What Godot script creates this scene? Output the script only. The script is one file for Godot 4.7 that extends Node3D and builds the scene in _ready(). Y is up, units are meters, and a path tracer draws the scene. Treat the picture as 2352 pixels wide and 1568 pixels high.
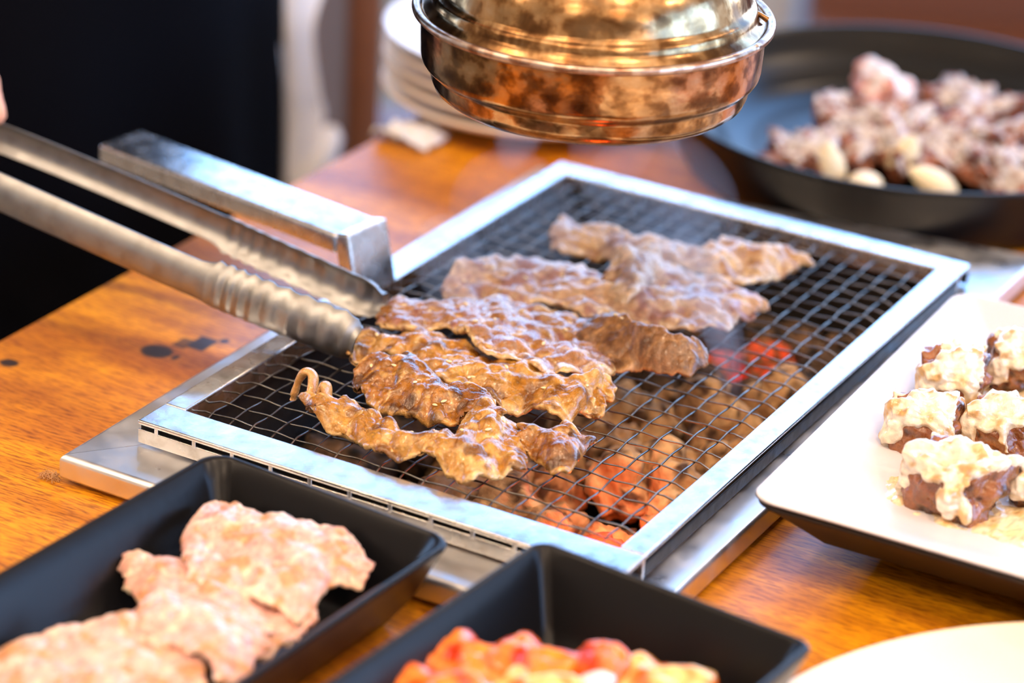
extends Node3D
# A charcoal barbecue set in a restaurant table. Metres; x runs along the front edge of the grill,
# z towards the near end of the table, y = 0 is the top of the grill frame, the table top is at TABLE.

const TABLE := -0.028
const FLOOR := -0.75

# ---------------------------------------------------------------- mesh building
class MB:
	var v := PackedVector3Array()
	var c := PackedColorArray()
	var uv := PackedVector2Array()
	var ix := PackedInt32Array()

	func add(p: Vector3, col := Color.WHITE, t := Vector2.ZERO) -> int:
		v.append(p); c.append(col); uv.append(t)
		return v.size() - 1

	func tri(a: int, b: int, d: int) -> void:
		ix.append(a); ix.append(b); ix.append(d)

	# pts[i * nj + j]; i runs right and j runs down as seen from the front
	func grid(pts: PackedVector3Array, cols, ni: int, nj: int, wrap_i := false, wrap_j := false, flip := false) -> int:
		var o := v.size()
		for k in pts.size():
			add(pts[k], cols[k] if cols != null else Color.WHITE, Vector2(float(k / nj) / (ni - 1), float(k % nj) / (nj - 1)))
		for i in (ni if wrap_i else ni - 1):
			for j in (nj if wrap_j else nj - 1):
				var a := o + i * nj + j
				var b := o + ((i + 1) % ni) * nj + j
				var d := o + i * nj + (j + 1) % nj
				var e := o + ((i + 1) % ni) * nj + (j + 1) % nj
				if flip:
					tri(a, d, b); tri(b, d, e)
				else:
					tri(a, b, d); tri(b, e, d)
		return o

	func flat_quad(a: Vector3, b: Vector3, d: Vector3, e: Vector3) -> void: # clockwise from the front
		var o := v.size()
		for p in [a, b, d, e]:
			add(p)
		tri(o, o + 1, o + 2); tri(o, o + 2, o + 3)

	# a box with rounded edges
	func rbox(at: Vector3, size: Vector3, r := 0.001, basis := Basis.IDENTITY) -> void:
		var h := size / 2.0
		r = minf(r, minf(h.x, minf(h.y, h.z)) * 0.98)
		for face in 6:
			var ax := face / 2
			var s := 1.0 if face % 2 == 0 else -1.0
			var bx := (ax + 1) % 3
			var cx := (ax + 2) % 3
			var pts := PackedVector3Array()
			for i in 6:
				for j in 6:
					var q := Vector3.ZERO
					q[ax] = s * h[ax]
					q[bx] = steps(h[bx], r, i)
					q[cx] = steps(h[cx], r, j)
					var inner := Vector3(clampf(q.x, r - h.x, h.x - r), clampf(q.y, r - h.y, h.y - r), clampf(q.z, r - h.z, h.z - r))
					var d := q - inner
					pts.append(at + basis * (inner + d.normalized() * r))
			grid(pts, null, 6, 6, false, false, s > 0)

	func steps(h: float, r: float, i: int) -> float:
		return [-h, -h + r * 0.42, -h + r, h - r, h - r * 0.42, h][i]

	# a round profile [(radius, height), ...], listed from the bottom outside up and in
	func lathe(at: Vector3, prof: Array, n := 64, squash := Vector2.ONE) -> void:
		var pts := PackedVector3Array()
		for i in n:
			var a := TAU * i / n
			for p in prof:
				pts.append(at + Vector3(cos(a) * p.x * squash.x, p.y, sin(a) * p.x * squash.y))
		grid(pts, null, n, prof.size(), true, false, false)

	func tube(path: Array, r, n := 8, col := Color.WHITE, flat := 1.0) -> void:
		var pts := PackedVector3Array()
		var cols := PackedColorArray()
		var side := Vector3.ZERO
		for k in path.size():
			var t: Vector3 = (path[mini(k + 1, path.size() - 1)] - path[maxi(k - 1, 0)]).normalized()
			if side == Vector3.ZERO:
				side = t.cross(Vector3.UP if absf(t.y) < 0.9 else Vector3.RIGHT).normalized()
			side = (side - t * side.dot(t)).normalized()
			var up := side.cross(t)
			var rr: float = r[k] if r is Array else r
			for j in n:
				var a := TAU * j / n
				pts.append(path[k] + (side * cos(a) + up * sin(a) * flat) * rr)
				cols.append(col)
		var o := grid(pts, cols, path.size(), n, false, true, true)
		for e in 2:
			var m := add(path[0] if e == 0 else path[-1], col)
			var b := o if e == 0 else o + (path.size() - 1) * n
			for j in n:
				if e == 0:
					tri(m, b + j, b + (j + 1) % n)
				else:
					tri(m, b + (j + 1) % n, b + j)

	func append_from(o: MB) -> void:
		var k := v.size()
		v.append_array(o.v); c.append_array(o.c); uv.append_array(o.uv)
		for i in o.ix: ix.append(i + k)

	func mesh(centre := Vector3.ZERO, weld := true) -> ArrayMesh:
		var nrm := PackedVector3Array()
		nrm.resize(v.size())
		for k in range(0, ix.size(), 3):
			var n := (v[ix[k + 2]] - v[ix[k]]).cross(v[ix[k + 1]] - v[ix[k]])
			for e in 3:
				nrm[ix[k + e]] += n
		if weld: # vertices in one place share a normal
			var sum := {}
			for k in v.size():
				var key := Vector3i((v[k] * 200000.0).round())
				sum[key] = sum.get(key, Vector3.ZERO) + nrm[k]
			for k in v.size():
				nrm[k] = sum[Vector3i((v[k] * 200000.0).round())]
		for k in v.size():
			nrm[k] = nrm[k].normalized() if nrm[k].length_squared() > 0.0 else Vector3.UP
			v[k] -= centre
		var a := []
		a.resize(Mesh.ARRAY_MAX)
		a[Mesh.ARRAY_VERTEX] = v; a[Mesh.ARRAY_NORMAL] = nrm; a[Mesh.ARRAY_COLOR] = c; a[Mesh.ARRAY_TEX_UV] = uv; a[Mesh.ARRAY_INDEX] = ix
		var m := ArrayMesh.new()
		m.add_surface_from_arrays(Mesh.PRIMITIVE_TRIANGLES, a)
		return m

# ---------------------------------------------------------------- nodes
func obj(called: String, m: Mesh, mt: Material, parent: Node3D = self, at := Vector3.ZERO) -> MeshInstance3D:
	var o := MeshInstance3D.new()
	o.name = numbered(called, parent)
	o.mesh = m
	o.material_override = mt
	o.position = at
	o.cast_shadow = GeometryInstance3D.SHADOW_CASTING_SETTING_ON
	parent.add_child(o, true)
	return o

func numbered(called: String, parent: Node) -> String:
	if not parent.has_node(NodePath(called)):
		return called
	var k := 1
	while parent.has_node(NodePath("%s_%03d" % [called, k])):
		k += 1
	return "%s_%03d" % [called, k]

func thing(called: String, label: String, category: String, at := Vector3.ZERO, group := "") -> Node3D:
	var o := Node3D.new()
	o.name = numbered(called, self)
	add_child(o, true)
	o.position = at
	return tag(o, label, category, group)

func tag(o: Node3D, label: String, category: String, group := "") -> Node3D:
	o.set_meta("label", label); o.set_meta("category", category)
	if group:
		o.set_meta("group", group)
	return o

func struct(called: String, m: Mesh, mt: Material, label := "", parent: Node3D = self) -> MeshInstance3D:
	var o := obj(called, m, mt, parent)
	o.set_meta("kind", "structure")
	if label:
		o.set_meta("label", label)
	return o

# ---------------------------------------------------------------- materials
var nt := {}
var M := {}

func lin(r: float, g: float, b: float) -> Color:
	return Color(r / 255.0, g / 255.0, b / 255.0).srgb_to_linear()

func srgb(r: float, g: float, b: float) -> Color:
	return Color(r / 255.0, g / 255.0, b / 255.0)

func noise_tex(key: String, freq: float, oct := 4, lo := 0.0, hi := 1.0, size := 512, type := FastNoiseLite.TYPE_SIMPLEX_SMOOTH) -> Texture2D:
	var n := FastNoiseLite.new()
	n.seed = hash(key) % 1000
	n.noise_type = type
	n.frequency = freq
	n.fractal_octaves = oct
	var t := NoiseTexture2D.new()
	t.width = size; t.height = size
	t.seamless = true
	t.noise = n
	var ramp := Gradient.new()
	ramp.set_color(0, Color(lo, lo, lo)); ramp.set_color(1, Color(hi, hi, hi))
	t.color_ramp = ramp
	nt[key] = t
	return t

func ramp_tex(key: String, freq: float, oct: int, stops: Array, size := 512, type := FastNoiseLite.TYPE_SIMPLEX_SMOOTH) -> Texture2D:
	var t: NoiseTexture2D = noise_tex(key, freq, oct, 0, 1, size, type)
	var r := Gradient.new()
	r.offsets = PackedFloat32Array(stops.map(func(s): return s[0]))
	r.colors = PackedColorArray(stops.map(func(s): return s[1]))
	t.color_ramp = r
	return t

func mat(col: Color, rough := 0.5, metal := 0.0) -> StandardMaterial3D:
	var m := StandardMaterial3D.new()
	m.albedo_color = col
	m.roughness = rough
	m.metallic = metal
	return m

func tri(m: StandardMaterial3D, scale: float) -> StandardMaterial3D:
	m.uv1_triplanar = true
	m.uv1_scale = Vector3.ONE * scale
	return m

func bump(m: StandardMaterial3D, t: Texture2D, cm: float) -> StandardMaterial3D:
	m.heightmap_enabled = true
	m.heightmap_texture = t
	m.heightmap_scale = cm
	return m

func make_materials() -> void:
	noise_tex("lumps", 0.02, 5)
	noise_tex("smudge", 0.012, 4, 0.5, 1.0)
	noise_tex("fine", 0.06, 3)
	noise_tex("gloss", 0.03, 4, 0.35, 1.0)
	# stainless steel with smudges and fine scratches
	var st := mat(srgb(232, 233, 235), 0.34, 1.0)
	st.roughness_texture = nt.smudge
	st.albedo_texture = ramp_tex("steel_tone", 0.014, 5, [[0.0, srgb(196, 188, 178)], [0.3, srgb(232, 230, 228)], [0.55, srgb(250, 250, 250)], [1.0, srgb(255, 255, 255)]])
	M.steel = bump(tri(st, 9.0), nt.lumps, 0.006)
	var ts := mat(srgb(232, 232, 232), 0.5, 1.0)
	ts.roughness_texture = nt.smudge
	M.tray_steel = bump(tri(ts, 7.0), nt.lumps, 0.004)
	var gs := mat(srgb(166, 168, 170), 0.62, 1.0)
	gs.roughness_texture = nt.smudge
	gs.albedo_texture = nt.steel_tone
	M.tong_steel = tri(gs, 8.0)
	var wm := mat(srgb(150, 148, 145), 0.36, 1.0)
	wm.albedo_texture = ramp_tex("wire_tone", 0.02, 3, [[0.0, srgb(110, 98, 90)], [0.4, srgb(180, 174, 168)], [0.6, srgb(220, 220, 220)], [1.0, srgb(255, 255, 255)]])
	M.wire = tri(wm, 6.0)
	M.soot = bump(tri(mat(srgb(38, 34, 32), 0.75, 0.3), 8.0), nt.lumps, 0.06)
	M.dark_rail = bump(tri(mat(srgb(44, 40, 38), 0.5, 0.7), 9.0), nt.lumps, 0.02)  # darker metal for the side and back rail walls
	M.gap_shade = mat(srgb(22, 20, 20), 0.8)  # near-black tone for the shade inside the rail slots
	# hood: heat-stained, tarnished
	var hm := mat(srgb(255, 255, 255), 0.3, 1.0)
	hm.albedo_texture = ramp_tex("tarnish", 0.0085, 7, [[0.0, srgb(64, 42, 26)], [0.34, srgb(100, 70, 44)], [0.46, srgb(138, 102, 66)], [0.52, srgb(166, 128, 86)], [0.58, srgb(192, 154, 110)], [0.75, srgb(206, 172, 130)], [1.0, srgb(218, 196, 166)]], 1024)
	hm.roughness_texture = nt.gloss
	M.hood = bump(tri(hm, 7.0), nt.lumps, 0.02)
	var rm := mat(srgb(214, 200, 190), 0.3, 1.0)
	rm.albedo_texture = ramp_tex("rim_tone", 0.02, 5, [[0.0, srgb(120, 80, 60)], [0.45, srgb(190, 160, 140)], [0.6, srgb(240, 236, 232)], [1.0, srgb(255, 255, 255)]])
	M.hood_rim = tri(rm, 9.0)
	# crockery
	M.black_glaze = bump(tri(mat(srgb(15, 15, 18), 0.3), 5.0), nt.fine, 0.004)
	M.black_bowl = bump(tri(mat(srgb(11, 12, 15), 0.3), 4.0), nt.fine, 0.006)
	M.black_bowl.metallic_specular = 0.34
	M.black_glaze.metallic_specular = 0.36
	M.white_glaze = mat(srgb(214, 211, 216), 0.34)
	M.underside_shade = mat(srgb(38, 26, 22), 0.5)  # dark brown stands in for the shade below the platter rim
	M.cream_glaze = mat(srgb(246, 228, 200), 0.4)
	M.plate_white = mat(srgb(240, 226, 208), 0.35)
	# food: colours come from the vertices
	for spec in [["glazed", 0.4, 0.6, 0.03], ["grilled", 0.5, 0.35, 0.03], ["raw", 0.6, 0.12, 0.006], ["dusted", 0.75, 0.0, 0.05], ["saucy", 0.3, 0.7, 0.02]]:
		var m := mat(Color.WHITE, spec[1])
		m.vertex_color_use_as_albedo = true
		m.roughness_texture = nt.gloss
		if spec[2] > 0.0:
			m.clearcoat_enabled = true
			m.clearcoat = spec[2]
			m.clearcoat_roughness = 0.12
		M[spec[0]] = bump(tri(m, 22.0), nt.fine, spec[3])
	var ch := mat(Color.WHITE, 0.9)
	ch.vertex_color_use_as_albedo = true
	M.coal = bump(tri(ch, 16.0), nt.lumps, 0.12)
	var em := mat(srgb(150, 100, 66), 0.9)
	em.emission_enabled = true
	em.emission = Color(1, 1, 1)
	em.emission_operator = BaseMaterial3D.EMISSION_OP_MULTIPLY
	em.emission_texture = ramp_tex("ember_tone", 0.02, 4, [[0.0, Color(0, 0, 0)], [0.46, Color(0.01, 0.0, 0.0)], [0.54, Color(0.7, 0.07, 0.01)], [0.62, Color(1.0, 0.15, 0.02)], [0.9, Color(1.0, 0.24, 0.05)]])
	em.emission_energy_multiplier = 0.7
	M.ember = bump(tri(em, 14.0), nt.lumps, 0.1)
	M.garlic = mat(srgb(246, 232, 196), 0.45)
	M.sesame = mat(srgb(236, 214, 168), 0.5)
	M.cheese = tri(mat(srgb(240, 230, 212), 0.3), 20.0)
	M.cheese.albedo_texture = ramp_tex("cheese_tone", 0.016, 4, [[0.0, srgb(196, 140, 84)], [0.36, srgb(240, 214, 170)], [0.5, srgb(255, 250, 240)], [1.0, srgb(255, 255, 255)]])
	M.sauce = mat(srgb(240, 200, 130), 0.3)
	M.crumb = mat(srgb(110, 62, 40), 0.7)
	# people and room
	M.black_cloth = bump(tri(mat(srgb(10, 10, 14), 1.0), 30.0), nt.fine, 0.02)
	M.black_cloth.metallic_specular = 0.12
	M.white_cloth = bump(tri(mat(srgb(222, 222, 226), 0.9), 30.0), nt.fine, 0.02)
	M.skin = mat(srgb(222, 160, 128), 0.55)
	M.hair = mat(srgb(24, 20, 18), 0.6)
	M.chair_wood = mat(srgb(112, 66, 38), 0.5)
	M.booth = mat(srgb(104, 58, 34), 0.55)
	M.wall = mat(srgb(206, 194, 178), 0.9)
	M.ceiling = mat(srgb(236, 232, 226), 0.95)
	M.floor = tri(mat(srgb(128, 110, 84), 0.85), 1.0)
	M.frame_dark = mat(srgb(60, 54, 50), 0.6)
	M.pillar = mat(srgb(190, 190, 190), 0.8)
	M.black_metal = mat(srgb(25, 25, 26), 0.5)
	M.bulb = mat(srgb(255, 226, 180), 0.4)
	M.bulb.emission_enabled = true
	M.bulb.emission = Color(1.0, 0.66, 0.3)
	M.bulb.emission_energy_multiplier = 24.0

func wood_texture() -> ImageTexture:
	# tone of the varnished boards, grain along x; u spans x -0.2..0.9, v spans z -1.0..0.5
	var w := 1100
	var h := 1500
	var im := Image.create(w, h, false, Image.FORMAT_RGB8)
	var n := FastNoiseLite.new(); n.seed = 5; n.frequency = 0.02; n.fractal_octaves = 4
	var f := FastNoiseLite.new(); f.seed = 9; f.frequency = 0.05; f.fractal_octaves = 3
	var b := FastNoiseLite.new(); b.seed = 3; b.frequency = 0.007; b.fractal_octaves = 3
	# burn marks and knots: x, z, half length along x, half width along z
	var marks := [Vector4(-0.084, -0.0925, 0.0085, 0.0075), Vector4(-0.0785, -0.1085, 0.004, 0.006), Vector4(-0.0705, -0.1135, 0.0052, 0.0075), Vector4(-0.063, -0.1227, 0.0022, 0.003), Vector4(-0.136, -0.038, 0.005, 0.004), Vector4(-0.072, -0.092, 0.0018, 0.003)]
	for y in h:
		var z := -1.0 + y / 1000.0
		for x in w:
			var X := -0.2 + x / 1000.0
			var g := n.get_noise_2d(x * 0.18, y * 2.2 + 14.0 * b.get_noise_2d(x, y * 0.5))
			var s := f.get_noise_2d(x * 0.35, y * 5.0)
			var k := b.get_noise_2d(x * 0.6, y * 1.5)
			var t := clampf(0.5 + 0.55 * g + 0.3 * s, 0.0, 1.0)
			var col := Color(0.68, 0.40, 0.0).lerp(Color(0.96, 0.66, 0.0), t)
			col = col.lerp(Color(0.55, 0.28, 0.04), clampf(k * 1.6, 0.0, 0.5))
			for m in marks.size():
				var d := Vector2((X - marks[m].x) / marks[m].z, (z - marks[m].y) / marks[m].w)
				if absf(d.x) < 2.0 and absf(d.y) < 2.0:
					var q := d.length() if m != 1 and m != 2 else maxf(absf(d.x), absf(d.y))
					col = col.lerp(Color(0.13, 0.085, 0.07), smoothstep(1.15, 0.85, q) * (0.9 if m != 1 else 0.55))
			im.set_pixel(x, y, col)
	return ImageTexture.create_from_image(im)

# ---------------------------------------------------------------- food shapes
var fn := FastNoiseLite.new()

func nz(p: Vector3, freq: float, off := 0.0) -> float:
	return fn.get_noise_3d(p.x * freq + off, p.y * freq + off * 0.37, p.z * freq - off * 0.61)

func along(a: Array, t: float) -> Vector3:
	var n := a.size() - 1
	var s := clampf(t, 0.0, 1.0) * n
	var i := mini(int(s), n - 1)
	var p0: Vector3 = a[maxi(i - 1, 0)]
	var p1: Vector3 = a[i]
	var p2: Vector3 = a[i + 1]
	var p3: Vector3 = a[mini(i + 2, n)]
	return p1.cubic_interpolate(p2, p0, p3, s - i)

# a thin slice of meat lying between a far edge and a near edge; o holds its character
func slice_mesh(far: Array, near: Array, o: Dictionary, spots: Array = []) -> MB:
	var ni: int = o.get("ni", 150)
	var nj: int = o.get("nj", 56)
	var sd: float = o.get("seed", 1.0) * 37.7
	var th: float = o.get("thick", 0.0042)
	var ruf: float = o.get("ruffle", 0.003)
	var lump: float = o.get("lump", 0.00065)
	var low: float = o.get("low", 0.0012)
	var pal: Array = o.pal
	var mid := PackedVector3Array()
	var back: float = o.get("back", 0.0)
	for i in ni:
		var u := float(i) / (ni - 1)
		var a := along(far, u) + Vector3(0, -back * 0.3, -back) * sin(PI * u)
		var b := along(near, u)
		var wd := (b - a).length()
		var dirv := (b - a).normalized()
		for j in nj:
			var v := float(j) / (nj - 1)
			var e := absf(v - 0.5) * 2.0
			var p := a.lerp(b, v)
			var flat := Vector3(p.x, 0, p.z)
			p += dirv * (v - 0.5) * 2.0 * e * (0.004 * nz(flat, 5000.0, sd) + 0.0013 * nz(flat, 20000.0, sd + 5.0))
			var ue := absf(u - 0.5) * 2.0
			p += (along(far, minf(u + 0.02, 1.0)) - along(far, maxf(u - 0.02, 0.0))).normalized() * (u - 0.5) * 2.0 * pow(ue, 6.0) * (0.006 * nz(flat, 12000.0, sd + 11.0))
			var fold := sin(TAU * (o.get("waves", 4.0) * u + 0.35 * nz(flat, 3500.0, sd + 2.0) + o.get("phase", 0.0)) + 1.4 * v)
			var ridge := 1.0 - absf(nz(flat + Vector3(0, v * 0.004, 0), 4200.0, sd + 31.0)) * 2.6
			p.y += ruf * (0.25 + 0.6 * e * e) * fold * 0.45 + ruf * 0.7 * nz(flat, 4200.0, sd + 8.0) + ruf * 0.35 * ridge
			p.y += o.get("arch", 0.0) * sin(PI * v) * sin(PI * u)
			p.y += lump * 2.6 * absf(nz(flat, 7000.0, sd + 3.0)) + lump * 1.2 * absf(nz(flat, 17000.0, sd + 4.0))
			mid.append(p)
	var top := PackedVector3Array()
	var bot := PackedVector3Array()
	var ct := PackedColorArray()
	var cb := PackedColorArray()
	for i in ni:
		var u := float(i) / (ni - 1)
		for j in nj:
			var v := float(j) / (nj - 1)
			var k := i * nj + j
			var pu := mid[mini(i + 1, ni - 1) * nj + j] - mid[maxi(i - 1, 0) * nj + j]
			var pv := mid[i * nj + mini(j + 1, nj - 1)] - mid[i * nj + maxi(j - 1, 0)]
			var n := pv.cross(pu).normalized()
			if n.y < 0.0: n = -n
			var round_off := sqrt(maxf(0.0, 1.0 - pow(absf(v * 2.0 - 1.0), 10.0))) * sqrt(maxf(0.0, 1.0 - pow(absf(u * 2.0 - 1.0), 30.0)))
			var t := th * round_off * (0.8 + 0.5 * nz(mid[k], 7000.0, sd + 6.0))
			var p := mid[k]
			if p.y - t * 0.5 < low:
				p.y = low + t * 0.5 + (p.y - low) * 0.08
			top.append(p + n * t * 0.5)
			bot.append(p - n * t * 0.5)
			# colour: lean, fat seams, glaze pooled in patches
			var q := Vector3(p.x, v * 0.01, p.z)
			var s1 := 0.5 + 0.8 * nz(q, 5200.0, sd + 20.0) + 0.5 * nz(q, 16000.0, sd + 25.0)
			var seam := smoothstep(0.12, 0.02, absf(nz(q, 4300.0, sd + 40.0))) * (0.6 + 0.8 * nz(q, 15000.0, sd + 45.0))
			var edge := smoothstep(0.80, 0.98, absf(v * 2.0 - 1.0) + 0.12 * nz(q, 12000.0, sd))
			var col: Color = pal[0].lerp(pal[1], clampf(s1, 0.0, 1.0))
			col = col.lerp(pal[2], clampf(seam * 0.65 + edge * 0.55, 0.0, 0.9))
			col = col.lerp(pal[3], smoothstep(0.12, 0.42, nz(q, 6500.0, sd + 60.0)) * 0.85)
			col = col * (0.92 + 0.4 * nz(q, 30000.0, sd + 70.0) + 0.25 * nz(q, 70000.0, sd + 75.0))
			col.a = 1.0
			ct.append(col)
			cb.append(col)
	var mb := MB.new()
	mb.grid(top, ct, ni, nj)
	mb.grid(bot, cb, ni, nj, false, false, true)
	for s in spots:
		s.append(top[clampi(int(s[0] * ni), 2, ni - 3) * nj + clampi(int(s[1] * nj), 2, nj - 3)])
	return mb

func slice(called: String, label: String, group: String, far: Array, near: Array, o: Dictionary, mt: Material, spots: Array = [], category := "meat") -> MeshInstance3D:
	var mb := slice_mesh(far, near, o, spots)
	var lo := Vector3.INF
	var sum := Vector3.ZERO
	for p in mb.v:
		sum += p
		lo = lo.min(p)
	var ctr := sum / mb.v.size()
	ctr.y = lo.y
	var m := obj(called, mb.mesh(ctr), mt, self, ctr)
	tag(m, label, category, group)
	return m

# a lump: between a ball (square 0) and a block (square 1), roughened
func lump_mesh(half: Vector3, square: float, amp: float, freq: float, sd: float, pal: Array, n := 14, dust := 0.0, coat := 0.0) -> MB:
	var mb := MB.new()
	for face in 6:
		var ax := face / 2
		var s := 1.0 if face % 2 == 0 else -1.0
		var pts := PackedVector3Array()
		var cols := PackedColorArray()
		for i in n:
			for j in n:
				var q := Vector3.ZERO
				q[ax] = s
				q[(ax + 1) % 3] = tan((float(i) / (n - 1) * 2.0 - 1.0) * PI / 4.0)
				q[(ax + 2) % 3] = tan((float(j) / (n - 1) * 2.0 - 1.0) * PI / 4.0)
				var dir := q.normalized()
				var cube := Vector3(signf(q.x) * pow(absf(q.x), 0.8), signf(q.y) * pow(absf(q.y), 0.8), signf(q.z) * pow(absf(q.z), 0.8))
				var p := dir.lerp(cube, square * 0.85) * half
				var d := nz(p, freq, sd) + 0.5 * nz(p, freq * 2.3, sd + 9.0) + 0.25 * nz(p, freq * 5.0, sd + 14.0)
				p += dir * amp * d * 1.6
				if coat > 0.0: # a melted layer lying on top and running down the sides
					var cover := dir.y * 0.8 - 0.26 + 0.95 * nz(p, freq * 0.8, sd + 77.0) + 0.3 * nz(p, freq * 2.6, sd + 81.0)
					p += dir * (coat * (smoothstep(-0.02, 0.22, cover) * (1.0 + 0.5 * nz(p, freq * 1.2, sd + 83.0))) - 0.0016)
				var t := clampf(0.5 + 1.1 * nz(p, freq * 1.4, sd + 20.0), 0.0, 1.0)
				var col: Color = pal[0].lerp(pal[1], t)
				if pal.size() > 2:
					col = col.lerp(pal[2], smoothstep(0.1, 0.4, nz(p, freq * 2.2, sd + 33.0)))
				if dust > 0.0:
					var g := smoothstep(0.46 - dust, 0.62 - dust, dir.y * 0.75 + 1.1 * nz(p, freq * 2.2, sd + 50.0))
					col = col.lerp(pal[-1], g)
				col = col * (1.0 + 0.4 * nz(p, freq * 6.0, sd + 44.0))
				col.a = 1.0
				pts.append(p); cols.append(col)
		mb.grid(pts, cols, n, n, false, false, s > 0)
	return mb

# a rectangular dish with flared sides: outline half sizes at the rim and the floor
func dish_mesh(hw: float, hd: float, height: float, flare: float, corner: float, wall := 0.004, lip := 0.0) -> MB:
	var mb := MB.new()
	var n := 96
	# rings: [inset from the rim outline, height, corner radius]
	var fl := lip if lip > 0.0 else wall
	var dp := height - fl
	var inflare := flare if lip <= 0.0 else dp * 1.6
	var rings := [[flare + 0.004, 0.0], [flare, 0.0015], [flare * 0.55, height * 0.35], [flare * 0.16 , height * 0.8], [0.0, height - 0.0014], [0.0008, height - 0.0003], [0.002, height], [wall, height - 0.0008],
		[wall + inflare * 0.2, fl + dp * 0.78], [wall + inflare * 0.6, fl + dp * 0.34], [wall + inflare * 0.9, fl + 0.0022], [wall + inflare * 1.25 + 0.004, fl]]
	var pts := PackedVector3Array()
	for k in n:
		var a := TAU * k / n
		for r in rings:
			var w: float = hw - r[0]
			var d: float = hd - r[0]
			var cr: float = maxf(corner - r[0] * 0.4, 0.004)
			pts.append(on_rrect(w, d, cr, float(k) / n) + Vector3(0, r[1], 0))
	mb.grid(pts, null, n, rings.size(), true, false, false)
	for e in 2:
		var y: float = rings[0][1] if e == 0 else rings[-1][1]
		var m := mb.add(Vector3(0, y, 0))
		for k in n:
			var a := k * rings.size() + (0 if e == 0 else rings.size() - 1)
			var b := ((k + 1) % n) * rings.size() + (0 if e == 0 else rings.size() - 1)
			if e == 0: mb.tri(m, b, a)
			else: mb.tri(m, a, b)
	return mb

func on_rrect(w: float, d: float, r: float, t: float) -> Vector3:
	# same share of points on every corner and side at every ring
	var side := int(t * 4.0)
	var s := t * 4.0 - side
	var a := side * PI / 2.0
	var p := Vector3.ZERO
	var corner: Vector3 = [Vector3(w - r, 0, d - r), Vector3(r - w, 0, d - r), Vector3(r - w, 0, r - d), Vector3(w - r, 0, r - d)][side]
	if s < 0.6:
		var b := a + s / 0.6 * PI / 2.0
		return corner + Vector3(cos(b), 0, sin(b)) * r
	var next: Vector3 = [Vector3(r - w, 0, d - r), Vector3(r - w, 0, r - d), Vector3(w - r, 0, r - d), Vector3(w - r, 0, d - r)][side]
	var e := a + PI / 2.0
	var from := corner + Vector3(cos(e), 0, sin(e)) * r
	var to := next + Vector3(cos(e), 0, sin(e)) * r
	return from.lerp(to, (s - 0.6) / 0.4)

# ---------------------------------------------------------------- room
func slab(lo: Vector3, hi: Vector3, r := 0.004) -> ArrayMesh:
	var mb := MB.new()
	mb.rbox((lo + hi) / 2.0, hi - lo, r)
	return mb.mesh()

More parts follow.
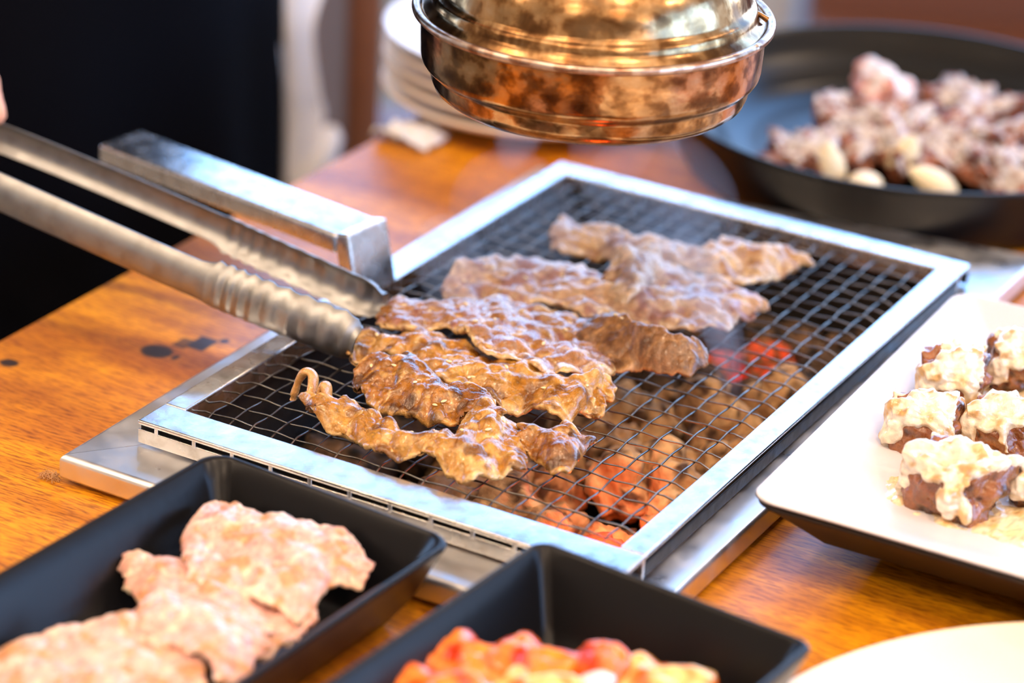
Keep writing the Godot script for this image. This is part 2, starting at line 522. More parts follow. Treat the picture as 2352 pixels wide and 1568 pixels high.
func build_room() -> void:
	struct("floor", slab(Vector3(-3.7, FLOOR - 0.1, -3.4), Vector3(4.2, FLOOR, 3.7)), M.floor, "khaki grey restaurant floor beyond the table")
	struct("ceiling", slab(Vector3(-3.7, 2.3, -3.4), Vector3(4.2, 2.4, 3.7)), M.ceiling, "pale restaurant ceiling")
	# far wall: a sill and a head with a wide opening between two piers
	struct("wall_far", slab(Vector3(-3.7, FLOOR, -3.4), Vector3(4.2, 0.0, -3.2)), M.wall, "low sill wall under the wide opening")
	struct("wall_far_head", slab(Vector3(-3.7, 2.15, -3.4), Vector3(4.2, 2.3, -3.2)), M.wall, "wall strip above the wide opening")
	struct("wall_far_pier", slab(Vector3(2.4, 0.0, -3.4), Vector3(4.2, 2.15, -3.2)), M.wall, "wall pier beside the wide opening")
	struct("wall_left", slab(Vector3(-3.7, FLOOR, -3.2), Vector3(-3.5, 0.0, 3.5)), M.wall, "low sill wall along the side opening")
	struct("wall_left_head", slab(Vector3(-3.7, 2.15, -3.2), Vector3(-3.5, 2.3, 3.5)), M.wall, "wall strip above the side opening")
	struct("wall_left_pier", slab(Vector3(-3.7, 0.0, 0.6), Vector3(-3.5, 2.15, 3.5)), M.wall, "wall pier beside the side opening")
	struct("wall_right", slab(Vector3(4.0, FLOOR, -3.2), Vector3(4.2, 0.0, 3.5)), M.wall, "low sill wall along the right opening")
	struct("wall_right_head", slab(Vector3(4.0, 2.15, -3.2), Vector3(4.2, 2.3, 3.5)), M.wall, "wall strip above the right opening")
	struct("wall_right_pier", slab(Vector3(4.0, 0.0, 1.6), Vector3(4.2, 2.15, 3.5)), M.wall, "wall pier beside the right opening")
	struct("wall_near", slab(Vector3(-3.7, FLOOR, 3.5), Vector3(4.2, 2.3, 3.7)), M.wall, "plain beige restaurant wall behind the guests")
	var mb := MB.new()
	for x in [-3.48, -1.9, -0.2, 2.38]:
		mb.rbox(Vector3(x, 1.075, -3.3), Vector3(0.06, 2.15, 0.08), 0.004)
	struct("window_1", mb.mesh(), M.frame_dark, "dark posts of the wide window opening")
	mb = MB.new()
	for z in [-3.15, -1.3, 0.58]:
		mb.rbox(Vector3(-3.6, 1.075, z), Vector3(0.08, 2.15, 0.06), 0.004)
	struct("window_2", mb.mesh(), M.frame_dark, "dark posts of the side window opening")
	mb = MB.new()
	for z in [-3.15, -0.8, 1.57]:
		mb.rbox(Vector3(4.1, 1.075, z), Vector3(0.08, 2.15, 0.06), 0.004)
	struct("window_3", mb.mesh(), M.frame_dark, "dark posts of the right window opening")
	# booth and post in the blurred distance
	var t := thing("booth_bench", "brown wooden booth bench beyond the black bowl", "bench", Vector3(0.36, FLOOR, -1.86))
	t.rotation.y = deg_to_rad(28.0)
	mb = MB.new(); mb.rbox(Vector3(0, 0.45, -0.16), Vector3(1.5, 0.9, 0.05), 0.01)
	obj("backrest", mb.mesh(), M.booth, t)
	mb = MB.new(); mb.rbox(Vector3(0, 0.225, 0.1), Vector3(1.5, 0.45, 0.45), 0.01)
	obj("seat", mb.mesh(), M.booth, t)
	mb = MB.new(); mb.rbox(Vector3(0, 1.2, 0), Vector3(0.06, 3.0, 0.06), 0.006)
	var p := obj("pillar", mb.mesh(Vector3(0, -0.3, 0)), M.pillar, self, Vector3(-0.445, FLOOR, -1.73))
	tag(p, "slim pale grey post at the end of the brown bench", "post")
	# warm pendant lamps over the other tables
	var spots := [Vector3(0.1, 1.45, 0.5), Vector3(0.8, 1.45, 0.25), Vector3(-0.6, 1.5, 0.35), Vector3(1.5, 1.4, -0.4), Vector3(1.3, 1.4, 0.95), Vector3(-1.0, 1.45, 1.2), Vector3(0.35, 1.5, 1.35), Vector3(2.3, 1.4, 0.8), Vector3(0.5, 1.5, -1.6)]
	for k in spots.size():
		var l := thing("pendant_lamp", "warm round pendant lamp hanging over the restaurant tables", "lamp", spots[k], "pendant lamps over the tables")
		mb = MB.new()
		mb.lathe(Vector3.ZERO, [Vector2(0.001, -0.05), Vector2(0.025, -0.043), Vector2(0.043, -0.025), Vector2(0.05, 0), Vector2(0.043, 0.025), Vector2(0.025, 0.043), Vector2(0.012, 0.055)], 24)
		obj("bulb", mb.mesh(), M.bulb, l)
		mb = MB.new()
		mb.lathe(Vector3.ZERO, [Vector2(0.02, 0.05), Vector2(0.022, 0.06), Vector2(0.02, 0.11), Vector2(0.004, 0.12), Vector2(0.003, 2.3 - spots[k].y)], 16)
		obj("cord", mb.mesh(), M.black_metal, l)
		var li := OmniLight3D.new()
		li.name = "lamp_light"
		li.light_color = Color(1.0, 0.90, 0.78)
		li.light_energy = 0.42
		li.light_size = 0.04
		li.omni_range = 12.0
		li.omni_attenuation = 2.0
		li.shadow_enabled = true
		l.add_child(li)

# ---------------------------------------------------------------- table and grill tray
func build_table() -> void:
	var t := thing("dining_table", "glossy orange-brown wooden dining table with dark burn marks", "table", Vector3(0.35, FLOOR, -0.2))
	var wood := mat(Color.WHITE, 0.5)
	wood.albedo_texture = wood_texture()
	wood.clearcoat_enabled = true
	wood.clearcoat = 0.3
	wood.clearcoat_roughness = 0.22
	var g := FastNoiseLite.new(); g.seed = 21; g.frequency = 0.03; g.fractal_octaves = 4
	wood.detail_enabled = true
	wood.detail_blend_mode = BaseMaterial3D.BLEND_MODE_MUL
	wood.detail_uv_layer = BaseMaterial3D.DETAIL_UV_2
	wood.detail_albedo = ramp_tex("grain", 0.03, 4, [[0.0, srgb(150, 128, 100)], [0.4, srgb(226, 216, 200)], [0.55, srgb(255, 255, 255)], [1.0, srgb(255, 255, 255)]])
	wood.uv2_triplanar = true
	wood.uv2_scale = Vector3(5.0, 20.0, 34.0)
	var edge := mat(srgb(120, 70, 26), 0.4)
	var o := t.position
	# top with the opening for the fire box
	var x0 := -0.155; var x1 := 1.05; var z0 := -0.77; var z1 := 0.45
	var a0 := -0.02; var a1 := 0.25; var b0 := -0.4; var b1 := 0.03
	var mb := MB.new()
	for r in [[x0, z0, x1, b0], [x0, b1, x1, z1], [x0, b0, a0, b1], [a1, b0, x1, b1]]:
		var k := mb.v.size()
		for q in [Vector2(r[0], r[1]), Vector2(r[2], r[1]), Vector2(r[2], r[3]), Vector2(r[0], r[3])]:
			mb.add(Vector3(q.x, TABLE, q.y) - o, Color.WHITE, Vector2((q.x + 0.2) / 1.1, (q.y + 1.0) / 1.5))
		mb.tri(k, k + 1, k + 2); mb.tri(k, k + 2, k + 3)
	obj("tabletop", mb.mesh(Vector3.ZERO, false), wood, t)
	mb = MB.new()
	var yb := TABLE - 0.035
	for s in [[x0, z0, x0, z1], [x0, z1, x1, z1], [x1, z1, x1, z0], [x1, z0, x0, z0], [a0, b1, a0, b0], [a0, b0, a1, b0], [a1, b0, a1, b1], [a1, b1, a0, b1]]:
		mb.flat_quad(Vector3(s[0], TABLE, s[1]) - o, Vector3(s[2], TABLE, s[3]) - o, Vector3(s[2], yb, s[3]) - o, Vector3(s[0], yb, s[1]) - o)
	for r in [[x0, z0, x1, b0], [x0, b1, x1, z1], [x0, b0, a0, b1], [a1, b0, x1, b1]]:
		mb.flat_quad(Vector3(r[0], yb, r[1]) - o, Vector3(r[0], yb, r[3]) - o, Vector3(r[2], yb, r[3]) - o, Vector3(r[2], yb, r[1]) - o)
	obj("table_edge", mb.mesh(Vector3.ZERO, false), edge, t)
	for q in [Vector2(-0.08, -0.69), Vector2(0.98, -0.69), Vector2(-0.08, 0.37), Vector2(0.98, 0.37)]:
		mb = MB.new()
		mb.rbox(Vector3(q.x, (FLOOR + yb) / 2.0, q.y) - o, Vector3(0.06, yb - FLOOR, 0.06), 0.006)
		obj("leg", mb.mesh(), edge, t)

# a mitred flat ring of sheet steel: outer corners and inner corners, clockwise from the far left
func build_tray() -> void:
	var t := thing("grill_tray", "square-edged stainless steel tray around the charcoal grill", "tray", Vector3(0.115, TABLE, -0.19))
	var c := t.position
	var yt := -0.013
	var out := [Vector3(-0.035, yt, -0.408), Vector3(0.262, yt, -0.458), Vector3(0.259, yt, 0.0505), Vector3(-0.035, yt, 0.0505)]
	var inn := [Vector3(-0.006, yt, -0.386), Vector3(0.2385, yt, -0.386), Vector3(0.2385, yt, 0.015), Vector3(-0.006, yt, 0.015)]
	for k in 4:
		var a: Vector3 = out[k]; var b: Vector3 = out[(k + 1) % 4]
		var p: Vector3 = inn[k]; var q: Vector3 = inn[(k + 1) % 4]
		var along_v := (b - a).normalized() * 0.00015
		var outv := (b - a).cross(Vector3.UP).normalized()
		if outv.dot(a - Vector3(0.115, yt, -0.19)) < 0.0: outv = -outv
		var mb := MB.new()
		# cross-section from inside lip over the top, round the edge, down and under
		var sec := [[0, 0.0, -0.012], [0, 0.0, -0.0008], [0, 0.0006, 0.0], [1, -0.0032, 0.0], [1, -0.0022, -0.0002], [1, -0.0012, -0.0007], [1, -0.0004, -0.0016], [1, 0.0, -0.003], [1, 0.0, -0.0105], [1, -0.0006, -0.012], [1, -0.006, -0.0125]]
		var pts := PackedVector3Array()
		for e in 2:
			for s in sec:
				var base: Vector3 = ((p if e == 0 else q) if s[0] == 0 else (a if e == 0 else b))
				# stay on the mitre line while insetting
				var mit: Vector3 = ((a - p) if e == 0 else (b - q)).normalized()
				var pos: Vector3 = base + mit * s[1] * 1.3 + Vector3(0, s[2], 0) + (along_v if e == 0 else -along_v)
				pts.append(pos - c)
		var o := mb.v.size()
		for i in sec.size() - 1:
			mb.flat_quad(pts[i], pts[i + 1], pts[sec.size() + i + 1], pts[sec.size() + i])
		obj("tray_side", mb.mesh(), M.tray_steel, t)
	# fire box below
	var fb := MB.new()
	var lo := Vector3(-0.0055, -0.115, -0.3855) - c
	var hi := Vector3(0.238, -0.0135, 0.0145) - c
	fb.flat_quad(Vector3(lo.x, hi.y, hi.z), Vector3(lo.x, hi.y, lo.z), Vector3(lo.x, lo.y, lo.z), Vector3(lo.x, lo.y, hi.z))
	fb.flat_quad(Vector3(hi.x, hi.y, lo.z), Vector3(hi.x, hi.y, hi.z), Vector3(hi.x, lo.y, hi.z), Vector3(hi.x, lo.y, lo.z))
	fb.flat_quad(Vector3(lo.x, hi.y, lo.z), Vector3(hi.x, hi.y, lo.z), Vector3(hi.x, lo.y, lo.z), Vector3(lo.x, lo.y, lo.z))
	fb.flat_quad(Vector3(hi.x, hi.y, hi.z), Vector3(lo.x, hi.y, hi.z), Vector3(lo.x, lo.y, hi.z), Vector3(hi.x, lo.y, hi.z))
	fb.flat_quad(Vector3(lo.x, lo.y, hi.z), Vector3(lo.x, lo.y, lo.z), Vector3(hi.x, lo.y, lo.z), Vector3(hi.x, lo.y, hi.z))
	obj("fire_box", fb.mesh(Vector3.ZERO, false), M.soot, t)

func build_grate() -> void:
	var t := thing("grill_grate", "steel wire mesh grill grate with a flat bar handle", "grate", Vector3(0.115, -0.012, -0.185))
	var c := t.position
	# four rails of folded sheet: a top plate, a wall with a slot below it, small tabs across the slot
	var rails := [
		[Vector3(-0.012, 0, 0.0215), Vector3(0.243, 0, 0.0), Vector3(0, 0, 1)], [Vector3(-0.012, 0, -0.376), Vector3(0.243, 0, -0.392), Vector3(0, 0, -1)],
		[Vector3(-0.012, 0, 0.0), Vector3(0.0, 0, -0.376), Vector3(-1, 0, 0)], [Vector3(0.23, 0, 0.0), Vector3(0.243, 0, -0.376), Vector3(1, 0, 0)]]
	for r in rails:
		var a: Vector3 = r[0]; var b: Vector3 = r[1]; var o: Vector3 = r[2]
		var mid := (a + b) / 2.0
		var size := (b - a).abs()
		var mb := MB.new()
		mb.rbox(Vector3(mid.x, -0.0012, mid.z) - c, Vector3(size.x, 0.0024, size.z), 0.0011)
		var outer := mid + o * (size.x if o.x != 0.0 else size.z) / 2.0
		var len_v := Vector3(size.x if o.z != 0.0 else 0.0, 0, size.z if o.x != 0.0 else 0.0)
		var wall := MB.new()
		wall.rbox(Vector3(outer.x, -0.0082, outer.z) - o * 0.0011 - c, len_v + Vector3(absf(o.x) * 0.0016, 0.0072, absf(o.z) * 0.0016), 0.0006)
		if o.z > 0.0: mb.append_from(wall)
		var inner := mid - o * (size.x if o.x != 0.0 else size.z) / 2.0
		mb.rbox(Vector3(inner.x, -0.0062, inner.z) + o * 0.001 - c, len_v + Vector3(absf(o.x) * 0.0014, 0.0112, absf(o.z) * 0.0014), 0.0005)
		var n := int(len_v.length() / 0.022) if o.z > 0.0 else -1
		for k in n + 1:
			var s := (k + 0.5) / (n + 1) - 0.5
			mb.rbox(Vector3(outer.x, -0.0036, outer.z) + len_v * s - o * 0.0011 - c, Vector3(0.0022, 0.0044, 0.0022), 0.0005)
		var rail := obj("frame_rail", mb.mesh(), M.steel, t)
		if o.z <= 0.0: obj("rail_wall", wall.mesh(), M.dark_rail, rail)
		mb = MB.new()
		mb.rbox(Vector3(outer.x, -0.0036, outer.z) - o * 0.0035 - c, len_v + Vector3(absf(o.x) * 0.0012, 0.006, absf(o.z) * 0.0012), 0.0004)
		obj("slot_shade", mb.mesh(), M.gap_shade, t)  # dark strip set behind the opening in place of shade
	# crimped wires, woven over and under
	var nx := 19
	var nzw := 30
	var rw := 0.0005
	for i in nx:
		var path := []
		var x := 0.0105 + i * 0.01165
		var steps := 180
		for k in steps + 1:
			var z := 0.0015 - 0.379 * k / steps
			var ph := (z + 0.0072) / 0.0125
			var y := -0.0018 + 0.0004 * cos(PI * (ph + i))
			if k < 5: y -= 0.0006 * (5 - k)
			if k > steps - 5: y -= 0.0006 * (k - steps + 5)
			path.append(Vector3(x + 0.0005 * nz(Vector3(x, 0, z), 2600.0, 3.0), y, z) - c)
		var mb := MB.new()
		mb.tube(path, rw, 6)
		obj("wire", mb.mesh(Vector3.ZERO, false), M.wire, t)
	for j in nzw:
		var path := []
		var z := -0.0072 - j * 0.0125
		var steps := 114
		for k in steps + 1:
			var x := -0.0015 + 0.233 * k / steps
			var ph := (x - 0.0105) / 0.01165
			var y := -0.0018 - 0.0004 * cos(PI * (ph + j))
			if k < 4: y -= 0.0006 * (4 - k)
			if k > steps - 4: y -= 0.0006 * (k - steps + 4)
			path.append(Vector3(x, y, z + 0.0005 * nz(Vector3(x, 0, z), 2600.0, 7.0)) - c)
		var mb := MB.new()
		mb.tube(path, rw * 0.92, 6)
		obj("wire", mb.mesh(Vector3.ZERO, false), M.wire, t)
	# handle: a square tube on a welded post, reaching out over the table edge
	var yaw := Basis(Vector3.UP, deg_to_rad(-7.0))
	var mb := MB.new()
	mb.rbox(Vector3(-0.0975, 0.0295, -0.1805) - c, Vector3(0.168, 0.011, 0.0325), 0.0022, yaw * Basis(Vector3.BACK, deg_to_rad(-1.6)))
	obj("handle", mb.mesh(), M.steel, t)
	mb = MB.new()
	var pb := Basis(Vector3.BACK, deg_to_rad(13.0))
	mb.rbox(Vector3(-0.0085, 0.0155, -0.171) - c, Vector3(0.010, 0.036, 0.0325), 0.0018, yaw * pb)
	obj("handle_post", mb.mesh(), M.steel, t)

func build_coals() -> void:
	var rng := RandomNumberGenerator.new()
	rng.seed = 4
	var ash := [lin(186, 138, 92), lin(232, 194, 146), lin(84, 58, 42)]
	var grey := [lin(60, 48, 40), lin(130, 100, 76), lin(30, 25, 22)]  # darker palette, shade at the left and back put into the colour
	var forms := []
	for k in 7:
		var h := Vector3(rng.randf_range(0.014, 0.019), rng.randf_range(0.011, 0.015), rng.randf_range(0.012, 0.0165))
		forms.append([lump_mesh(h, 0.45, 0.0045, 3200.0, k * 5.0, ash, 12).mesh(), lump_mesh(h, 0.45, 0.0045, 3200.0, k * 5.0, grey, 12).mesh()])
	var glow := [Vector2(0.172, -0.088), Vector2(0.186, -0.094), Vector2(0.164, -0.330), Vector2(0.128, -0.318), Vector2(-0.010, -0.145)]
	for row in 14:
		for k in 9:
			var p := Vector3(0.002 + k * 0.0285 + (0.013 if row % 2 else 0.0) + rng.randf_range(-0.006, 0.006), 0, 0.008 - row * 0.0295 + rng.randf_range(-0.006, 0.006))
			p.x = clampf(p.x, 0.014, 0.219)
			p.z = clampf(p.z, -0.366, -0.006)
			p.y = -0.078 + 0.018 * nz(p, 1500.0, 2.0) + rng.randf_range(-0.006, 0.008) + 0.016 * smoothstep(0.02, 0.18, p.x)
			var hot := false
			for g in glow:
				hot = hot or Vector2(p.x, p.z).distance_to(g) < 0.0125
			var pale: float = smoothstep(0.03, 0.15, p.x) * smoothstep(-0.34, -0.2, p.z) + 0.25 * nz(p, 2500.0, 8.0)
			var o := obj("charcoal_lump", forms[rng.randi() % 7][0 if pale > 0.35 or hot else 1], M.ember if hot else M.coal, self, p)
			o.rotation = Vector3(rng.randf() * TAU, rng.randf() * TAU, rng.randf() * TAU)
			if hot and p.z < -0.12:
				tag(o, "glowing red charcoal lump burning farther back under the wire mesh", "charcoal", "glowing coals at the back of the grate")
			elif hot:
				tag(o, "glowing orange-red charcoal lump burning at the near right corner of the wire mesh", "charcoal", "glowing coals at the near corner of the grate")
				var li := OmniLight3D.new()
				li.name = "ember_light"
				li.light_color = Color(1.0, 0.36, 0.1)
				li.light_energy = 0.002
				li.light_size = 0.012
				li.omni_range = 3.0
				li.omni_attenuation = 2.0
				li.shadow_enabled = true
				add_child(li)
				li.position = p + Vector3(0, 0.027, 0)
			elif pale > 0.35:
				tag(o, "ash-covered tan charcoal lump under the wire mesh", "charcoal", "ashy coals under the grate")
			else:
				tag(o, "dark grey charcoal lump under the wire mesh, shade put into its colour", "charcoal", "dark coals under the grate")

func build_hood() -> void:
	var t := thing("exhaust_hood", "tarnished bronze exhaust hood hanging over the grill", "hood", Vector3(0.1225, 0.139, -0.1545))
	var prof := [Vector2(0.0005, 0.002), Vector2(0.05, 0.0015), Vector2(0.066, 0.001), Vector2(0.0705, 0.0018), Vector2(0.0738, 0.0045), Vector2(0.0752, 0.008), Vector2(0.0758, 0.0125), Vector2(0.0768, 0.0145), Vector2(0.0788, 0.0158), Vector2(0.0799, 0.0175), Vector2(0.0804, 0.02), Vector2(0.0808, 0.03), Vector2(0.081, 0.0405), Vector2(0.081, 0.0425)]
	var mb := MB.new(); mb.lathe(Vector3.ZERO, prof, 128)
	obj("bowl", mb.mesh(), M.hood, t)
	mb = MB.new()
	var rim := []
	for k in 129:
		rim.append(Vector3(cos(TAU * k / 128) * 0.0833, 0.0417, sin(TAU * k / 128) * 0.0833))
	mb.tube(rim, 0.0021, 12)
	obj("rolled_rim", mb.mesh(), M.hood_rim, t)
	mb = MB.new()
	mb.lathe(Vector3.ZERO, [Vector2(0.0815, 0.0415), Vector2(0.0795, 0.0438), Vector2(0.0775, 0.0452), Vector2(0.0768, 0.0472), Vector2(0.0762, 0.0492), Vector2(0.0752, 0.0502), Vector2(0.0736, 0.0508), Vector2(0.0722, 0.0530), Vector2(0.0706, 0.0580), Vector2(0.0680, 0.0645), Vector2(0.0635, 0.0705), Vector2(0.0580, 0.0745), Vector2(0.0530, 0.0768), Vector2(0.0505, 0.079), Vector2(0.049, 0.083), Vector2(0.046, 0.09), Vector2(0.043, 0.1), Vector2(0.042, 0.12)], 128)
	obj("dome", mb.mesh(), M.hood, t)
	mb = MB.new()
	mb.lathe(Vector3.ZERO, [Vector2(0.043, 0.118), Vector2(0.0445, 0.121), Vector2(0.0445, 0.13), Vector2(0.043, 0.133), Vector2(0.0425, 0.6), Vector2(0.0425, 2.16)], 64)
	obj("duct_pipe", mb.mesh(), M.hood, t)
	mb = MB.new()
	var a := deg_to_rad(-22.0)
	mb.tube([Vector3(cos(a) * 0.074, 0.0485, sin(a) * 0.074), Vector3(cos(a) * 0.0775, 0.0475, sin(a) * 0.0775), Vector3(cos(a) * 0.081, 0.0455, sin(a) * 0.081)], [0.0016, 0.0012, 0.0015], 10)
	obj("rivet", mb.mesh(), M.hood, t)

# ---------------------------------------------------------------- far side of the table
func plate_profile(r: float) -> Array:
	return [Vector2(0.0005, 0.002), Vector2(r * 0.5, 0.002), Vector2(r * 0.52, 0.0), Vector2(r * 0.55, 0.0), Vector2(r * 0.57, 0.0035), Vector2(r * 0.8, 0.008), Vector2(r * 0.93, 0.0125), Vector2(r * 0.985, 0.0155), Vector2(r, 0.0172), Vector2(r * 0.998, 0.0184), Vector2(r * 0.985, 0.0186), Vector2(r * 0.93, 0.0165), Vector2(r * 0.8, 0.0125), Vector2(r * 0.6, 0.0068), Vector2(r * 0.5, 0.0055), Vector2(0.0005, 0.0052)]

func chunk_label(k: int) -> String:
	return [
		"dusted chunk, first from the left in the near row of the black plate's heap",
		"dusted chunk, first from the left in the middle row of the black plate's heap",
		"dusted chunk, second from the left in the middle row of the black plate's heap",
		"dusted chunk, second from the left in the near row of the black plate's heap",
		"dusted chunk, first from the left in the back row of the black plate's heap",
		"dusted chunk, second from the left in the back row of the black plate's heap",
		"pink meat chunk standing at the top of the heap on the black plate",
		"pink meat chunk just right of the topmost one on the black plate",
		"dusted chunk, third from the left in the back row of the black plate's heap",
		"dusted chunk, fourth from the left in the back row of the black plate's heap",
		"dusted chunk, third from the left in the middle row of the black plate's heap",
		"dusted chunk, fourth from the left in the middle row of the black plate's heap",
		"dusted chunk, fifth from the left in the middle row of the black plate's heap",
		"dark dusted chunk apart from the heap, at the far side of the black plate",
		"dusted chunk, fifth from the left in the back row of the black plate's heap",
		"dusted chunk, sixth from the left in the back row of the black plate's heap",
		"dusted chunk, seventh from the left in the back row of the black plate's heap",
		"dusted chunk, sixth from the left in the middle row of the black plate's heap",
		"dusted chunk, seventh from the left in the middle row of the black plate's heap",
		"dusted chunk, eighth from the left in the middle row of the black plate's heap",
		"dusted chunk, third from the left in the near row of the black plate's heap",
		"dusted chunk, fourth from the left in the near row of the black plate's heap",
		"dusted chunk, sixth from the left in the near row of the black plate's heap",
		"dusted chunk, fifth from the left in the near row of the black plate's heap",
		"dusted chunk, seventh from the left in the near row of the black plate's heap",
	][k]

func build_far_side() -> void:
	# stack of plates
	var mb := MB.new()
	mb.lathe(Vector3.ZERO, plate_profile(0.097), 96)
	var pm := mb.mesh()
	var what := ["bottom plate of the white plate stack, resting on the table", "second plate from the bottom of the white plate stack", "middle plate of the five stacked white plates", "fourth plate up in the white plate stack, under the top one", "topmost plate of the white plate stack, its bare inside in view"]
	for k in 5:
		var o := obj("plate", pm, M.plate_white if k < 4 else M.white_glaze, self, Vector3(-0.106 + 0.0012 * sin(k * 2.3), TABLE + 0.0092 * k, -0.53 + 0.0012 * cos(k * 1.7)))
		tag(o, what[k], "plate", "stacked white plates")
	# crumpled napkin at the table edge
	mb = MB.new()
	var pts := PackedVector3Array()
	for i in 40:
		for j in 30:
			var p := Vector3(-0.02 + 0.04 * i / 39.0, 0, -0.014 + 0.028 * j / 29.0)
			p.y = 0.002 + 0.010 * absf(nz(p, 5200.0, 91.0)) + 0.004 * sin(PI * i / 39.0)
			pts.append(p)
	mb.grid(pts, null, 40, 30)
	for k in pts.size(): pts[k].y = maxf(0.0002, pts[k].y - 0.0008)
	mb.grid(pts, null, 40, 30, false, false, true)
	var nk := obj("napkin", mb.mesh(), M.white_cloth, self, Vector3(-0.136, TABLE, -0.428))
	tag(nk, "small crumpled white napkin on the table edge beside the plate stack", "napkin")
	# wide black plate with grilled meat
	var bowl_at := Vector3(0.133, TABLE, -0.578)
	mb = MB.new()
	mb.lathe(Vector3.ZERO, [Vector2(0.0005, 0.003), Vector2(0.118, 0.003), Vector2(0.12, 0.0), Vector2(0.132, 0.0), Vector2(0.138, 0.003), Vector2(0.1425, 0.010), Vector2(0.146, 0.021), Vector2(0.149, 0.033), Vector2(0.1505, 0.0395), Vector2(0.1515, 0.0415), Vector2(0.1505, 0.043), Vector2(0.148, 0.0428), Vector2(0.1435, 0.0385), Vector2(0.137, 0.031), Vector2(0.130, 0.0262), Vector2(0.124, 0.0242), Vector2(0.121, 0.0225), Vector2(0.116, 0.0165), Vector2(0.108, 0.0122), Vector2(0.095, 0.0105), Vector2(0.0005, 0.0100)], 128)
	var bowl := obj("black_plate", mb.mesh(), M.black_bowl, self, bowl_at)
	tag(bowl, "wide round black plate holding dusted grilled meat and garlic", "plate")
	var pal := [lin(104, 54, 34), lin(160, 98, 70), lin(60, 32, 22), lin(206, 200, 200)]
	var pink := [lin(196, 120, 96), lin(226, 160, 132), lin(150, 84, 60), lin(236, 224, 218)]
	var forms := []
	for k in 6:
		forms.append(lump_mesh(Vector3(0.020, 0.0075, 0.013), 0.5, 0.007, 4200.0, 60.0 + k * 4.0, pal, 18, 0.03).mesh())
	var pf := lump_mesh(Vector3(0.016, 0.012, 0.012), 0.35, 0.006, 2600.0, 99.0, pink, 16, 0.02).mesh()
	var spots := [V(0.097,0.000,-0.496), V(0.082,-0.004,-0.512), V(0.097,0.000,-0.533), V(0.110,-0.004,-0.519), V(0.090,0.006,-0.570), V(0.105,0.004,-0.554), V(0.092,0.014,-0.609), V(0.109,0.012,-0.598), V(0.125,0.008,-0.566), V(0.134,0.006,-0.580), V(0.128,0.002,-0.532), V(0.145,0.004,-0.538), V(0.154,0.004,-0.568), V(0.139,0.004,-0.645), V(0.162,0.006,-0.616), V(0.175,0.006,-0.631), V(0.186,0.004,-0.651), V(0.170,0.002,-0.569), V(0.184,0.006,-0.584), V(0.194,0.006,-0.602), V(0.171,-0.002,-0.546), V(0.187,0.000,-0.556), V(0.200,0.002,-0.564), V(0.204,-0.004,-0.546), V(0.209,0.000,-0.586)]
	for k in spots.size():
		var is_pink := k == 6 or k == 7
		var p: Vector3 = spots[k] + Vector3(0, -0.006, 0)
		var o := obj("meat_chunk", pf if is_pink else forms[k % 6], M.dusted, self, p)
		o.rotation = Vector3(0.3 * sin(k * 3.1), k * 1.9, 0.3 * cos(k * 2.3))
		tag(o, chunk_label(k), "meat", "meat on the black plate")
	# garlic
	mb = MB.new()
	mb.lathe(Vector3.ZERO, [Vector2(0.0004, -0.011), Vector2(0.0045, -0.0095), Vector2(0.0075, -0.005), Vector2(0.0085, 0.0), Vector2(0.0072, 0.006), Vector2(0.0042, 0.011), Vector2(0.0014, 0.0145), Vector2(0.0004, 0.015)], 20, Vector2(1.0, 0.8))
	var gm := mb.mesh()
	var garlics := [V(0.114,-0.009,-0.497), V(0.140,-0.011,-0.492), V(0.148,-0.004,-0.530), V(0.176,-0.009,-0.515), V(0.158,-0.012,-0.485)]
	var gl := ["whole garlic clove standing at the left of the row on the black plate", "half garlic clove lying between the standing cloves on the black plate", "pointed garlic clove leaning on the meat, middle of the black plate", "large garlic clove lying rightmost on the black plate", "flat garlic slice lying nearest the black plate's near rim"]
	var gr := [Vector3(0.15, 0.4, 0.1), Vector3(1.4, 0.6, 0.2), Vector3(0.3, 0.2, -0.3), Vector3(1.1, -0.9, 0.3), Vector3(1.5, 1.2, 0.0)]
	for k in 5:
		var o := obj("garlic_clove", gm, M.garlic, self, garlics[k])
		o.rotation = gr[k]
		o.scale = Vector3.ONE * 1.3 if k != 4 else Vector3(1.2, 1.0, 0.6)
		tag(o, gl[k], "garlic", "garlic cloves on the black plate")
	# chair beyond the table corner
	var ch := thing("wooden_chair", "dark brown wooden chair standing beyond the table corner, blurred", "chair", Vector3(-0.485, FLOOR, -0.88))
	ch.rotation.y = deg_to_rad(-49.0)
	mb = MB.new(); mb.rbox(Vector3(0, 0.70, 0), Vector3(0.38, 0.30, 0.03), 0.012)
	obj("backrest", mb.mesh(), M.chair_wood, ch)
	mb = MB.new(); mb.rbox(Vector3(0.0, 0.44, -0.2), Vector3(0.42, 0.04, 0.42), 0.012)
	obj("seat", mb.mesh(), M.chair_wood, ch)
	for q in [[-0.18, -0.02, 0.56], [0.18, -0.02, 0.56], [-0.18, -0.37, 0.42], [0.18, -0.37, 0.42]]:
		mb = MB.new(); mb.rbox(Vector3(q[0], q[2] / 2.0, q[1]), Vector3(0.035, q[2], 0.035), 0.006)
		obj("leg", mb.mesh(), M.chair_wood, ch)

# ---------------------------------------------------------------- person
# bones: [from, to, radius from, radius to]; a smooth union of tapered capsules meshed as surface nets
func field(bones: Array, p: Vector3, k: float) -> float:
	var d := 1e9
	for b in bones:
		var ba: Vector3 = b[1] - b[0]
		var h := clampf((p - b[0]).dot(ba) / ba.length_squared(), 0.0, 1.0)
		var e: float = (p - (b[0] as Vector3) - ba * h).length() - lerpf(b[2], b[3], h)
		var m := clampf(0.5 + 0.5 * (d - e) / k, 0.0, 1.0)
		d = lerpf(d, e, m) - k * m * (1.0 - m)
	return d

